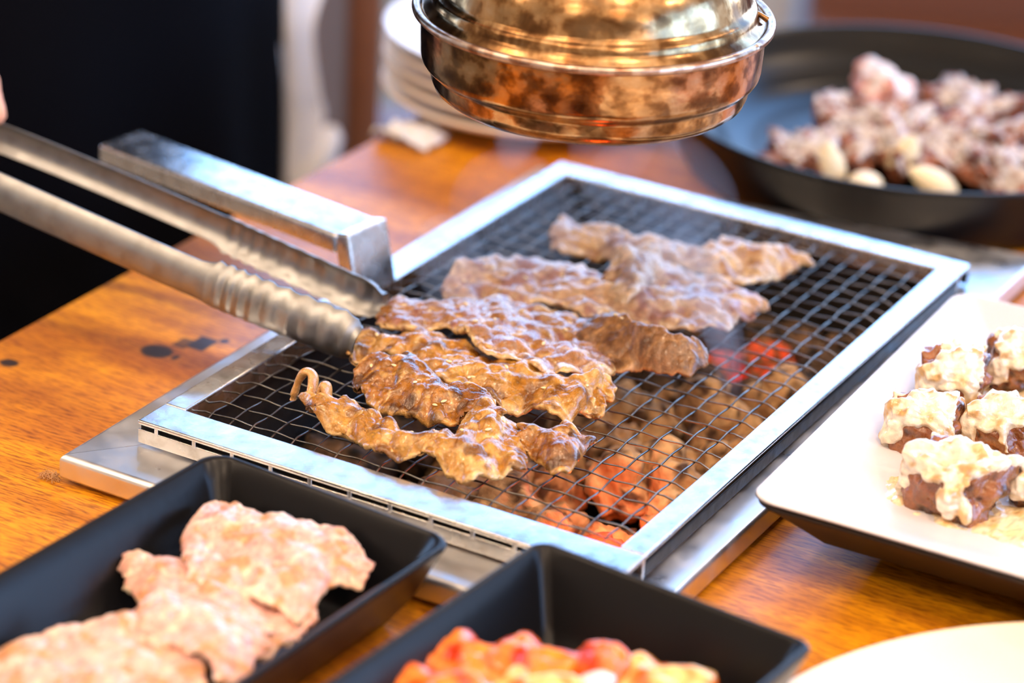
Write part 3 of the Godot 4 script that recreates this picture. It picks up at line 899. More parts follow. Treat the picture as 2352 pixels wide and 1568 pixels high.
func nets(mb: MB, bones: Array, cell: float, k: float) -> void:
	var val := {}
	var reach := 2.0 * cell + k
	for b in bones:
		var r: float = maxf(b[2], b[3]) + reach
		var lo := ((b[0] as Vector3).min(b[1]) - Vector3.ONE * r) / cell
		var hi := ((b[0] as Vector3).max(b[1]) + Vector3.ONE * r) / cell
		var ba: Vector3 = b[1] - b[0]
		for x in range(floori(lo.x), ceili(hi.x) + 1):
			for y in range(floori(lo.y), ceili(hi.y) + 1):
				for z in range(floori(lo.z), ceili(hi.z) + 1):
					var key := Vector3i(x, y, z)
					if val.has(key): continue
					var p := Vector3(key) * cell
					var h := clampf((p - b[0]).dot(ba) / ba.length_squared(), 0.0, 1.0)
					var e: float = (p - (b[0] as Vector3) - ba * h).length() - lerpf(b[2], b[3], h)
					if absf(e) < reach:
						val[key] = field(bones, p, k)
	var corner := [Vector3i(0, 0, 0), Vector3i(1, 0, 0), Vector3i(0, 1, 0), Vector3i(1, 1, 0), Vector3i(0, 0, 1), Vector3i(1, 0, 1), Vector3i(0, 1, 1), Vector3i(1, 1, 1)]
	var edges := [[0, 1], [2, 3], [4, 5], [6, 7], [0, 2], [1, 3], [4, 6], [5, 7], [0, 4], [1, 5], [2, 6], [3, 7]]
	var at := {}
	for key in val:
		var vs := []
		var ok := true
		var neg := 0
		for c in corner:
			if not val.has(key + c):
				ok = false
				break
			var w: float = val[key + c]
			vs.append(w)
			if w < 0.0: neg += 1
		if not ok or neg == 0 or neg == 8: continue
		var sum := Vector3.ZERO
		var n := 0
		for e in edges:
			var a: float = vs[e[0]]
			var b: float = vs[e[1]]
			if (a < 0.0) != (b < 0.0):
				sum += Vector3(corner[e[0]]).lerp(Vector3(corner[e[1]]), a / (a - b))
				n += 1
		at[key] = mb.add((Vector3(key) + sum / n) * cell)
	for key in at:
		var a0: float = val[key]
		for ax in 3:
			var step := Vector3i.ZERO; step[ax] = 1
			var a1: float = val[key + step]
			if (a0 < 0.0) == (a1 < 0.0): continue
			var u := Vector3i.ZERO; u[(ax + 1) % 3] = 1
			var w := Vector3i.ZERO; w[(ax + 2) % 3] = 1
			if not (at.has(key - u) and at.has(key - w) and at.has(key - u - w)): continue
			var q := [at[key - u - w], at[key - w], at[key], at[key - u]]
			if a0 < 0.0: q.reverse()
			mb.tri(q[0], q[1], q[2]); mb.tri(q[0], q[2], q[3])

func build_person() -> void:
	var t := thing("person", "person in black work clothes and apron, gripping the tongs beyond the table", "person", Vector3(-0.43, FLOOR, -0.39))
	var c := t.position
	var P := func(x: float, y: float, z: float) -> Vector3: return V(x, y, z) - c
	var sh_r: Vector3 = P.call(-0.45, 0.60, -0.08)
	var sh_l: Vector3 = P.call(-0.46, 0.63, -0.42)
	var el_r: Vector3 = P.call(-0.51, 0.33, -0.06)
	var wr_r: Vector3 = P.call(-0.347, 0.135, -0.118)
	var el_l: Vector3 = P.call(-0.57, 0.36, -0.44)
	var wr_l: Vector3 = P.call(-0.62, 0.12, -0.42)
	var torso := [
		[P.call(-0.455, 0.60, -0.14), P.call(-0.455, 0.60, -0.36), 0.085, 0.085], [P.call(-0.455, 0.48, -0.19), P.call(-0.455, 0.48, -0.36), 0.11, 0.11],
		[P.call(-0.45, 0.30, -0.25), P.call(-0.45, 0.30, -0.38), 0.1, 0.1], [P.call(-0.43, 0.12, -0.31), P.call(-0.43, 0.12, -0.46), 0.115, 0.115]]
	var arms := [[sh_r, el_r, 0.055, 0.042], [el_r, wr_r, 0.042, 0.028], [sh_l, el_l, 0.055, 0.042], [el_l, wr_l, 0.042, 0.028]]
	var legs := [
		[P.call(-0.43, 0.10, -0.30), P.call(-0.42, -0.28, -0.295), 0.088, 0.058], [P.call(-0.42, -0.28, -0.295), P.call(-0.435, -0.66, -0.29), 0.056, 0.038],
		[P.call(-0.43, 0.10, -0.48), P.call(-0.42, -0.28, -0.485), 0.088, 0.058], [P.call(-0.42, -0.28, -0.485), P.call(-0.435, -0.66, -0.49), 0.056, 0.038]]
	var head := [[P.call(-0.445, 0.66, -0.250), P.call(-0.425, 0.78, -0.250), 0.052, 0.05], [P.call(-0.425, 0.87, -0.250), P.call(-0.420, 0.87, -0.250), 0.088, 0.088], [P.call(-0.395, 0.80, -0.250), P.call(-0.385, 0.80, -0.250), 0.058, 0.052],
		[P.call(-0.338, 0.845, -0.250), P.call(-0.329, 0.825, -0.250), 0.009, 0.013], [P.call(-0.342, 0.79, -0.268), P.call(-0.342, 0.79, -0.232), 0.008, 0.008], [P.call(-0.430, 0.85, -0.162), P.call(-0.430, 0.83, -0.162), 0.016, 0.012], [P.call(-0.430, 0.85, -0.338), P.call(-0.430, 0.83, -0.338), 0.016, 0.012]]
	var feet := [[P.call(-0.44, -0.69, -0.29), P.call(-0.31, -0.715, -0.285), 0.04, 0.03], [P.call(-0.44, -0.69, -0.49), P.call(-0.31, -0.715, -0.495), 0.04, 0.03]]
	var body := torso + arms + legs + head + feet
	for b in body: pass
	var mb := MB.new()
	nets(mb, body, 0.014, 0.03)
	# right hand on the tongs, five fingers closed round them
	var hand := [[wr_r, P.call(-0.285, 0.095, -0.112), 0.027, 0.030], [P.call(-0.285, 0.095, -0.125), P.call(-0.262, 0.08, -0.125), 0.024, 0.016]]
	nets(mb, hand, 0.0045, 0.012)
	var fingers := [
		[P.call(-0.274, 0.092, -0.128), P.call(-0.242, 0.092, -0.132), P.call(-0.219, 0.079, -0.124), P.call(-0.205, 0.067, -0.115)],
		[P.call(-0.276, 0.086, -0.130), P.call(-0.252, 0.078, -0.146), P.call(-0.236, 0.060, -0.138), P.call(-0.228, 0.048, -0.126)],
		[P.call(-0.282, 0.078, -0.130), P.call(-0.264, 0.064, -0.146), P.call(-0.252, 0.048, -0.136), P.call(-0.246, 0.038, -0.122)],
		[P.call(-0.290, 0.072, -0.128), P.call(-0.278, 0.056, -0.142), P.call(-0.268, 0.042, -0.132), P.call(-0.262, 0.034, -0.120)],
		[P.call(-0.306, 0.100, -0.098), P.call(-0.278, 0.098, -0.076), P.call(-0.252, 0.086, -0.062), P.call(-0.234, 0.078, -0.060)]]
	for f in fingers:
		nets(mb, [[f[0], f[1], 0.0095, 0.0088], [f[1], f[2], 0.0088, 0.008], [f[2], f[3], 0.008, 0.0068]], 0.0032, 0.004)
	var left_hand := [[wr_l, P.call(-0.62, 0.05, -0.41), 0.027, 0.03]]
	nets(mb, left_hand, 0.006, 0.012)
	for k in 5:
		var s: Vector3 = P.call(-0.60 - k * 0.014, 0.035, -0.41) if k < 4 else P.call(-0.595, 0.08, -0.41)
		var e: Vector3 = s + Vector3(0.008, -0.075 + 0.008 * absf(k - 1.5), 0.006) if k < 4 else s + Vector3(0.03, -0.05, 0.008)
		nets(mb, [[s, s.lerp(e, 0.5) + Vector3(0, 0, -0.004), 0.0095, 0.0085], [s.lerp(e, 0.5) + Vector3(0, 0, -0.004), e, 0.0085, 0.007]], 0.004, 0.004)
	obj("body", mb.mesh(Vector3.ZERO, false), M.skin, t)
	# clothes follow the body
	var grow := func(list: Array, by: float) -> Array: return list.map(func(b): return [b[0], b[1], b[2] + by, b[3] + by])
	mb = MB.new()
	var cuff: Vector3 = (el_r as Vector3).lerp(wr_r, 0.93)
	nets(mb, grow.call(torso + [arms[0], [el_r, cuff, 0.042, 0.031], arms[2], [el_l, (el_l as Vector3).lerp(wr_l, 0.93), 0.042, 0.031]], 0.012), 0.014, 0.03)
	obj("shirt", mb.mesh(Vector3.ZERO, false), M.black_cloth, t)
	mb = MB.new()
	nets(mb, grow.call(legs + [[P.call(-0.43, 0.10, -0.31), P.call(-0.43, 0.10, -0.47), 0.112, 0.112]], 0.013), 0.014, 0.03)
	obj("trousers", mb.mesh(Vector3.ZERO, false), M.black_cloth, t)
	mb = MB.new()
	nets(mb, grow.call(feet, 0.008), 0.012, 0.02)
	obj("shoes", mb.mesh(Vector3.ZERO, false), M.black_cloth, t)
	mb = MB.new()
	nets(mb, [[P.call(-0.44, 0.895, -0.25), P.call(-0.45, 0.88, -0.25), 0.092, 0.09], [P.call(-0.48, 0.84, -0.25), P.call(-0.49, 0.80, -0.25), 0.07, 0.06]], 0.012, 0.02)
	obj("hair", mb.mesh(Vector3.ZERO, false), M.hair, t)
	for side in [-1, 1]:
		mb = MB.new()
		mb.lathe(P.call(-0.351, 0.868, -0.25 + side * 0.031), [Vector2(0.0005, -0.006), Vector2(0.0075, -0.003), Vector2(0.0095, 0.0), Vector2(0.0075, 0.003), Vector2(0.0005, 0.006)], 16)
		obj("eye", mb.mesh(), M.hair, t)
		mb = MB.new()
		mb.tube([P.call(-0.345, 0.886, -0.25 + side * 0.016), P.call(-0.344, 0.891, -0.25 + side * 0.031), P.call(-0.352, 0.887, -0.25 + side * 0.047)], 0.003, 8)
		obj("eyebrow", mb.mesh(), M.hair, t)
	# apron: a bib and skirt of cloth hanging off the front
	mb = MB.new()
	var pts := PackedVector3Array()
	for i in 40:
		for j in 50:
			var a := -1.0 + 2.0 * i / 39.0
			var y := 0.46 - 0.86 * j / 49.0
			var half := lerpf(0.11, 0.205, smoothstep(0.28, 0.03, y))
			var front := -0.285 - 0.115 * a * a * (0.5 if y < 0.2 else 0.8) + 0.008 * sin(a * 9.0 + y * 6.0) * smoothstep(0.2, -0.3, y) - 0.012 * smoothstep(0.3, 0.5, y)
			pts.append(P.call(front - 0.03 * smoothstep(0.1, 0.4, y), y, -0.39 - a * half + 0.13 * smoothstep(0.1, 0.45, y)))
	mb.grid(pts, null, 40, 50)
	for k in pts.size(): pts[k].x -= 0.0025
	mb.grid(pts, null, 40, 50, false, false, true)
	obj("apron", mb.mesh(), M.black_cloth, t)
	# white cloth tucked in at the side, its end curling up
	mb = MB.new()
	var le := [V(-0.33,0.06,-0.545), V(-0.33,0.030,-0.552), V(-0.33,0.004,-0.559), V(-0.33,-0.029,-0.563), V(-0.33,-0.076,-0.572), V(-0.33,-0.109,-0.574), V(-0.33,-0.160,-0.578), V(-0.33,-0.20,-0.580)]
	var ri := [V(-0.335,0.04,-0.633), V(-0.335,0.008,-0.633), V(-0.335,-0.018,-0.630), V(-0.335,-0.046,-0.616), V(-0.335,-0.094,-0.626), V(-0.335,-0.120,-0.634), V(-0.335,-0.165,-0.612), V(-0.335,-0.20,-0.59)]
	pts = PackedVector3Array()
	for i in 24:
		for j in 60:
			var p := along(le, j / 59.0).lerp(along(ri, j / 59.0), i / 23.0)
			p.x += 0.006 * sin(i * 0.55 + j * 0.05)
			pts.append(p - c)
	mb.grid(pts, null, 24, 60)
	for k in pts.size(): pts[k].x -= 0.003
	mb.grid(pts, null, 24, 60, false, false, true)
	mb.tube([P.call(-0.325, -0.175, -0.585), P.call(-0.322, -0.160, -0.594), P.call(-0.32, -0.146, -0.606), P.call(-0.32, -0.136, -0.620), P.call(-0.322, -0.128, -0.630), P.call(-0.324, -0.124, -0.634)], [0.010, 0.011, 0.011, 0.010, 0.009, 0.005], 12)
	var wc := obj("white_cloth", mb.mesh(), M.white_cloth, t)
	wc.set_meta("label", "white cloth hanging from the side of the black apron")

# ---------------------------------------------------------------- tongs
func arm_mesh(path: Array, facing: Vector3, c: Vector3, broad := 1.0) -> MB:
	var mb := MB.new()
	var n := 120
	var prof := []
	for k in 13: # a channel: flanges bent towards `facing`
		var s := -1.0 + 2.0 * k / 12.0
		prof.append(Vector2(s * 0.0084, 0.0048 * pow(absf(s), 3.0)))
	var loop := []
	for k in 13: loop.append(prof[k])
	for k in 13: loop.append(prof[12 - k] + Vector2(0, -0.0011))
	var pts := PackedVector3Array()
	for i in n + 1:
		var u := float(i) / n
		var p := along(path, u)
		var tdir := (along(path, minf(u + 0.01, 1.0)) - along(path, maxf(u - 0.01, 0.0))).normalized()
		var up := (Vector3.UP - tdir * tdir.y).normalized()
		var f := (facing - tdir * facing.dot(tdir)).normalized()
		var tip := smoothstep(0.70, 0.74, u)
		var teeth := tip * (0.0009 * sin(TAU * (u - 0.7) * 36.0))
		var w := 0.82 + 0.18 * smoothstep(0.1, 0.4, u) + tip * 0.22 - 0.45 * smoothstep(0.965, 1.0, u)
		for q in loop:
			var e: float = pow(absf(q.x) / 0.0094, 4.0)
			pts.append(p - c + up * (q.x * w * broad + signf(q.x) * teeth * e) + f * (q.y * (1.0 + tip * 0.5) + tip * 0.0012 * sin(TAU * (u - 0.7) * 36.0) * (1.0 - e)))
	mb.grid(pts, null, n + 1, loop.size(), false, true, facing.z < 0.0)
	return mb

func build_tongs() -> void:
	var t := thing("serving_tongs", "long steel serving tongs held over the grill, scalloped tips on the meat", "tongs", Vector3(0.03, 0.002, -0.11))
	var c := t.position
	var far := [V(-0.44, 0.093, -0.066), V(-0.40, 0.086, -0.072), V(-0.32, 0.0735, -0.100), V(-0.198, 0.0535, -0.121), V(-0.09, 0.0337, -0.1325), V(-0.04, 0.0237, -0.136), V(0.024, 0.0118, -0.1395)]
	var near := [V(-0.44, 0.093, -0.058), V(-0.40, 0.086, -0.053), V(-0.30, 0.0705, -0.060), V(-0.161, 0.0480, -0.064), V(-0.06, 0.029, -0.0725), V(-0.015, 0.0207, -0.078), V(0.040, 0.0115, -0.0850)]
	obj("far_arm", arm_mesh(far, Vector3(0, 0, 1), c).mesh(), M.tong_steel, t)
	obj("near_arm", arm_mesh(near, Vector3(0, 0, -1), c, 1.25).mesh(), M.tong_steel, t)
	var mb := MB.new()
	mb.rbox(V(-0.445, 0.0938, -0.062) - c, Vector3(0.03, 0.018, 0.014), 0.004, Basis(Vector3.BACK, deg_to_rad(-10.0)))
	obj("hinge", mb.mesh(), M.tong_steel, t)

# ---------------------------------------------------------------- meat on the grill
func V(x: float, y: float, z: float) -> Vector3:
	return Vector3(x, y, z)

func build_meat() -> void:
	var brown := [lin(160, 104, 32), lin(194, 142, 64), lin(238, 204, 142), lin(106, 58, 14)]
	var glaze := [lin(122, 70, 18), lin(168, 110, 40), lin(226, 180, 108), lin(70, 36, 10)]
	var greyish := [lin(170, 126, 96), lin(198, 160, 122), lin(232, 206, 168), lin(150, 98, 88)]
	var g := "slices of meat on the grill"
	var seeds := []
	var sp := func(list: Array) -> Array:
		var a := []
		for k in list: a.append([k.x, k.y])
		seeds.append(a)
		return a
	slice("meat_slice", "ruffled glazed strip nearest the front rail of the grill, with a looped end", g,
		[V(0.0451,0.0120,-0.0299), V(0.0593,0.0098,-0.0280), V(0.0720,0.0078,-0.0369), V(0.0806,0.0067,-0.0335), V(0.0928,0.0060,-0.0312), V(0.1052,0.0060,-0.0280), V(0.1153,0.0076,-0.0286), V(0.1268,0.0109,-0.0316), V(0.1217,0.0127,-0.0525), V(0.1249,0.0138,-0.0649), V(0.1353,0.0113,-0.0635), V(0.1500,0.0080,-0.0588)],
		[V(0.0522,0.0060,-0.0223), V(0.0702,0.0048,-0.0132), V(0.0844,0.0036,-0.0142), V(0.0995,0.0030,-0.0071), V(0.1124,0.0030,-0.0094), V(0.1223,0.0030,-0.0138), V(0.1361,0.0034,-0.0112), V(0.1483,0.0038,-0.0076), V(0.1560,0.0040,-0.0171), V(0.1601,0.0040,-0.0221), V(0.1655,0.0040,-0.0305)],
		{"seed": 1.0, "pal": brown, "waves": 4.0, "ruffle": 0.005, "arch": 0.004, "ni": 190, "nj": 64}, M.glazed, sp.call([Vector2(0.45, 0.3), Vector2(0.7, 0.3), Vector2(0.8, 0.5)]))
	var first: Node3D = get_node("meat_slice")
	var mb := MB.new()
	var cols := [lin(196, 146, 86), lin(176, 122, 62)]
	for s in [[V(0.0385,0.003,-0.0330), V(0.0400,0.012,-0.0350), V(0.0430,0.0175,-0.0365), V(0.0475,0.0170,-0.0360), V(0.0500,0.0115,-0.0320), V(0.0530,0.0065,-0.0270)], [V(0.0560,0.004,-0.0290), V(0.0550,0.0125,-0.0310), V(0.0570,0.0165,-0.0320), V(0.0600,0.0110,-0.0300), V(0.064,0.0075,-0.0280)]]:
		var path := []
		for k in 40: path.append(along(s, k / 39.0) - first.position)
		var rr := []
		for k in 40: rr.append(0.0031 + 0.0014 * nz(path[k], 9000.0, 3.0) - (0.0014 if k < 3 or k > 36 else 0.0))
		mb.tube(path, rr, 12, cols[0], 0.55)
	obj("curled_end", mb.mesh(), M.glazed, first)
	slice("meat_slice", "small glazed piece with a pointed tip, right end of the nearest strip", g,
		[V(0.1474,0.0090,-0.0584), V(0.1576,0.0095,-0.0606), V(0.1634,0.0100,-0.0689), V(0.1731,0.0080,-0.0682), V(0.1793,0.0060,-0.0717)],
		[V(0.1551,0.0030,-0.0432), V(0.1664,0.0030,-0.0434), V(0.1754,0.0030,-0.0393), V(0.1815,0.0034,-0.0426), V(0.1791,0.0042,-0.0574), V(0.1793,0.0050,-0.0692)],
		{"seed": 2.0, "pal": glaze, "waves": 2.0, "ruffle": 0.004, "arch": 0.004, "ni": 100, "nj": 60}, M.glazed)
	slice("meat_slice", "dark brown glazed folded slice behind the nearest strip", g,
		[V(0.0527,0.0100,-0.0637), V(0.0556,0.0134,-0.0731), V(0.0647,0.0160,-0.0760), V(0.0757,0.0160,-0.0756), V(0.0898,0.0149,-0.0704), V(0.1024,0.0126,-0.0672), V(0.1207,0.0137,-0.0724), V(0.1398,0.0160,-0.0551)],
		[V(0.0591,0.0030,-0.0574), V(0.0714,0.0030,-0.0484), V(0.0843,0.0030,-0.0452), V(0.0949,0.0030,-0.0450), V(0.1055,0.0030,-0.0453), V(0.1115,0.0034,-0.0458), V(0.1168,0.0047,-0.0492), V(0.1169,0.0060,-0.0577)],
		{"seed": 3.0, "back": 0.008, "pal": glaze, "waves": 3.0, "ruffle": 0.004, "arch": 0.005, "ni": 150, "nj": 64}, M.glazed, sp.call([Vector2(0.15, 0.3), Vector2(0.3, 0.35), Vector2(0.45, 0.6), Vector2(0.62, 0.75), Vector2(0.7, 0.6)]))
	slice("meat_slice", "long brown strip with sesame, between the dark folded slice and the wide middle slice", g,
		[V(0.0238,0.0060,-0.0971), V(0.0338,0.0067,-0.1081), V(0.0463,0.0075,-0.1152), V(0.0614,0.0084,-0.1181), V(0.0743,0.0098,-0.1149), V(0.0901,0.0113,-0.1066), V(0.1024,0.0124,-0.1042), V(0.1147,0.0131,-0.1111), V(0.1341,0.0138,-0.1049), V(0.1479,0.0129,-0.1089), V(0.1569,0.0115,-0.1219), V(0.1640,0.0100,-0.1202)],
		[V(0.0365,0.0030,-0.0809), V(0.0450,0.0040,-0.0832), V(0.0495,0.0050,-0.0905), V(0.0553,0.0060,-0.0951), V(0.0710,0.0073,-0.0891), V(0.0906,0.0087,-0.0785), V(0.1058,0.0100,-0.0762), V(0.1172,0.0080,-0.0790), V(0.1280,0.0060,-0.0786), V(0.1373,0.0040,-0.0850), V(0.1562,0.0037,-0.0847), V(0.1578,0.0033,-0.0990), V(0.1673,0.0030,-0.0993)],
		{"seed": 4.0, "back": 0.010, "pal": brown, "waves": 5.0, "ruffle": 0.005, "arch": 0.003, "ni": 200, "nj": 60}, M.glazed, sp.call([Vector2(0.12, 0.3), Vector2(0.42, 0.7), Vector2(0.5, 0.8), Vector2(0.52, 0.75), Vector2(0.54, 0.85), Vector2(0.6, 0.4), Vector2(0.75, 0.5), Vector2(0.85, 0.3)]))
	slice("meat_slice", "wide tan slice at the middle of the grill, beside the tong tips", g,
		[V(0.0204,0.0060,-0.1462), V(0.0300,0.0077,-0.1512), V(0.0465,0.0094,-0.1618), V(0.0609,0.0094,-0.1664), V(0.0721,0.0086,-0.1769), V(0.0860,0.0080,-0.1826), V(0.1014,0.0080,-0.1853), V(0.1185,0.0080,-0.1827)],
		[V(0.0304,0.0060,-0.1211), V(0.0448,0.0084,-0.1194), V(0.0574,0.0108,-0.1247), V(0.0708,0.0128,-0.1266), V(0.0880,0.0144,-0.1156), V(0.1031,0.0160,-0.1029), V(0.1140,0.0144,-0.1124), V(0.1303,0.0128,-0.1122), V(0.1425,0.0102,-0.1173), V(0.1548,0.0076,-0.1337), V(0.1513,0.0060,-0.1461)],
		{"seed": 5.0, "back": 0.012, "pal": [brown[0], greyish[0], brown[2], greyish[3]], "waves": 2.5, "ruffle": 0.004, "lump": 0.0006, "arch": 0.002, "ni": 190, "nj": 80}, M.glazed, sp.call([Vector2(0.1, 0.4), Vector2(0.2, 0.6), Vector2(0.33, 0.4), Vector2(0.4, 0.7), Vector2(0.5, 0.5), Vector2(0.6, 0.3), Vector2(0.7, 0.7), Vector2(0.8, 0.4)]))
	slice("meat_slice", "dark-edged slice arching up off the wires, at the right of the wide middle slice", g,
		[V(0.1197,0.0100,-0.1622), V(0.1220,0.0153,-0.1765), V(0.1351,0.0193,-0.1791), V(0.1519,0.0220,-0.1695), V(0.1701,0.0220,-0.1682), V(0.1792,0.0187,-0.1730), V(0.1861,0.0120,-0.1770)],
		[V(0.1295,0.0040,-0.1569), V(0.1474,0.0040,-0.1484), V(0.1601,0.0044,-0.1535), V(0.1697,0.0056,-0.1531), V(0.1855,0.0068,-0.1584), V(0.1903,0.0080,-0.1720)],
		{"seed": 6.0, "pal": [lin(134, 92, 56), lin(150, 108, 72), lin(200, 152, 100), lin(96, 60, 34)], "waves": 1.5, "ruffle": 0.002, "arch": 0.004, "thick": 0.0024}, M.grilled, sp.call([Vector2(0.3, 0.15), Vector2(0.35, 0.2)]))
	slice("meat_slice", "wide greyish slice behind the middle slice, veiled in smoke", g,
		[V(0.0337,0.0080,-0.1773), V(0.0296,0.0102,-0.2022), V(0.0386,0.0116,-0.2111), V(0.0401,0.0095,-0.2249), V(0.0518,0.0084,-0.2338), V(0.0746,0.0095,-0.2346), V(0.0961,0.0116,-0.2288), V(0.1041,0.0149,-0.2444), V(0.1135,0.0138,-0.2615), V(0.1392,0.0105,-0.2615), V(0.1612,0.0082,-0.2634), V(0.1794,0.0060,-0.2622)],
		[V(0.0362,0.0030,-0.1726), V(0.0484,0.0034,-0.1739), V(0.0607,0.0037,-0.1838), V(0.0757,0.0044,-0.1890), V(0.0941,0.0058,-0.1925), V(0.1128,0.0073,-0.1903), V(0.1238,0.0076,-0.2026), V(0.1432,0.0069,-0.2036), V(0.1629,0.0062,-0.2037), V(0.1776,0.0052,-0.2138), V(0.1752,0.0041,-0.2344), V(0.1812,0.0030,-0.2616)],
		{"seed": 7.0, "back": 0.006, "pal": greyish, "waves": 2.5, "ruffle": 0.004, "lump": 0.0005, "arch": 0.003, "ni": 190, "nj": 80}, M.grilled, sp.call([Vector2(0.1, 0.5), Vector2(0.2, 0.3), Vector2(0.3, 0.6), Vector2(0.42, 0.4), Vector2(0.55, 0.5), Vector2(0.7, 0.5), Vector2(0.8, 0.3)]))
	slice("meat_slice", "pale slice farthest back on the grill, its thin end towards the right rail", g,
		[V(0.0442,0.0060,-0.2732), V(0.0441,0.0080,-0.2939), V(0.0647,0.0100,-0.2956), V(0.0774,0.0120,-0.2915), V(0.0937,0.0140,-0.2902), V(0.1134,0.0130,-0.2929), V(0.1278,0.0120,-0.2954), V(0.1301,0.0120,-0.3231), V(0.1507,0.0120,-0.3123), V(0.1582,0.0090,-0.3303), V(0.1742,0.0060,-0.3286)],
		[V(0.0524,0.0030,-0.2620), V(0.0680,0.0034,-0.2651), V(0.0826,0.0038,-0.2674), V(0.1038,0.0048,-0.2516), V(0.1166,0.0064,-0.2565), V(0.1242,0.0080,-0.2717), V(0.1391,0.0064,-0.2730), V(0.1588,0.0048,-0.2745), V(0.1656,0.0038,-0.2927), V(0.1693,0.0034,-0.3072), V(0.1749,0.0030,-0.3283)],
		{"seed": 8.0, "pal": [lin(182, 142, 100), lin(206, 172, 128), lin(230, 200, 152), lin(150, 102, 64)], "waves": 4.0, "ruffle": 0.0045, "arch": 0.003, "ni": 190, "nj": 60}, M.grilled, sp.call([Vector2(0.25, 0.3), Vector2(0.4, 0.4), Vector2(0.6, 0.5), Vector2(0.72, 0.4)]))
	slice("meat_slice", "pale fat fold standing up between the two back slices", g,
		[V(0.1008,0.0120,-0.2291), V(0.1042,0.0200,-0.2383), V(0.1070,0.0220,-0.2524), V(0.1142,0.0180,-0.2644)],
		[V(0.1138,0.0080,-0.2122), V(0.1248,0.0100,-0.2101), V(0.1271,0.0100,-0.2300), V(0.1266,0.0100,-0.2537)],
		{"seed": 9.0, "pal": [lin(196, 160, 122), lin(214, 182, 144), lin(226, 200, 164), lin(150, 108, 76)], "waves": 2.5, "ruffle": 0.005, "arch": 0.004, "ni": 90, "nj": 60}, M.grilled)
	# sesame
	mb = MB.new()
	mb.lathe(Vector3.ZERO, [Vector2(0.0001, -0.0016), Vector2(0.0006, -0.0012), Vector2(0.0009, -0.0003), Vector2(0.0008, 0.0006), Vector2(0.0003, 0.0015), Vector2(0.0001, 0.0017)], 10, Vector2(1.0, 0.65))
	var sm := mb.mesh()
	var k := 0
	var on_what := ["the ruffled strip nearest the front rail", "the dark glazed folded slice", "the long brown strip", "the wide tan middle slice", "the arching dark-edged slice", "the wide greyish slice", "the pale slice farthest back"]
	for n in seeds.size():
		for s in seeds[n]:
			var o := obj("sesame_seed", sm, M.sesame, self, s[2] + Vector3(0, 0.0004, 0))
			o.rotation = Vector3(1.4, k * 1.3, 0.2)
			tag(o, "tiny pale sesame seed stuck on " + on_what[n], "sesame seed", "sesame seeds on " + on_what[n])
			k += 1

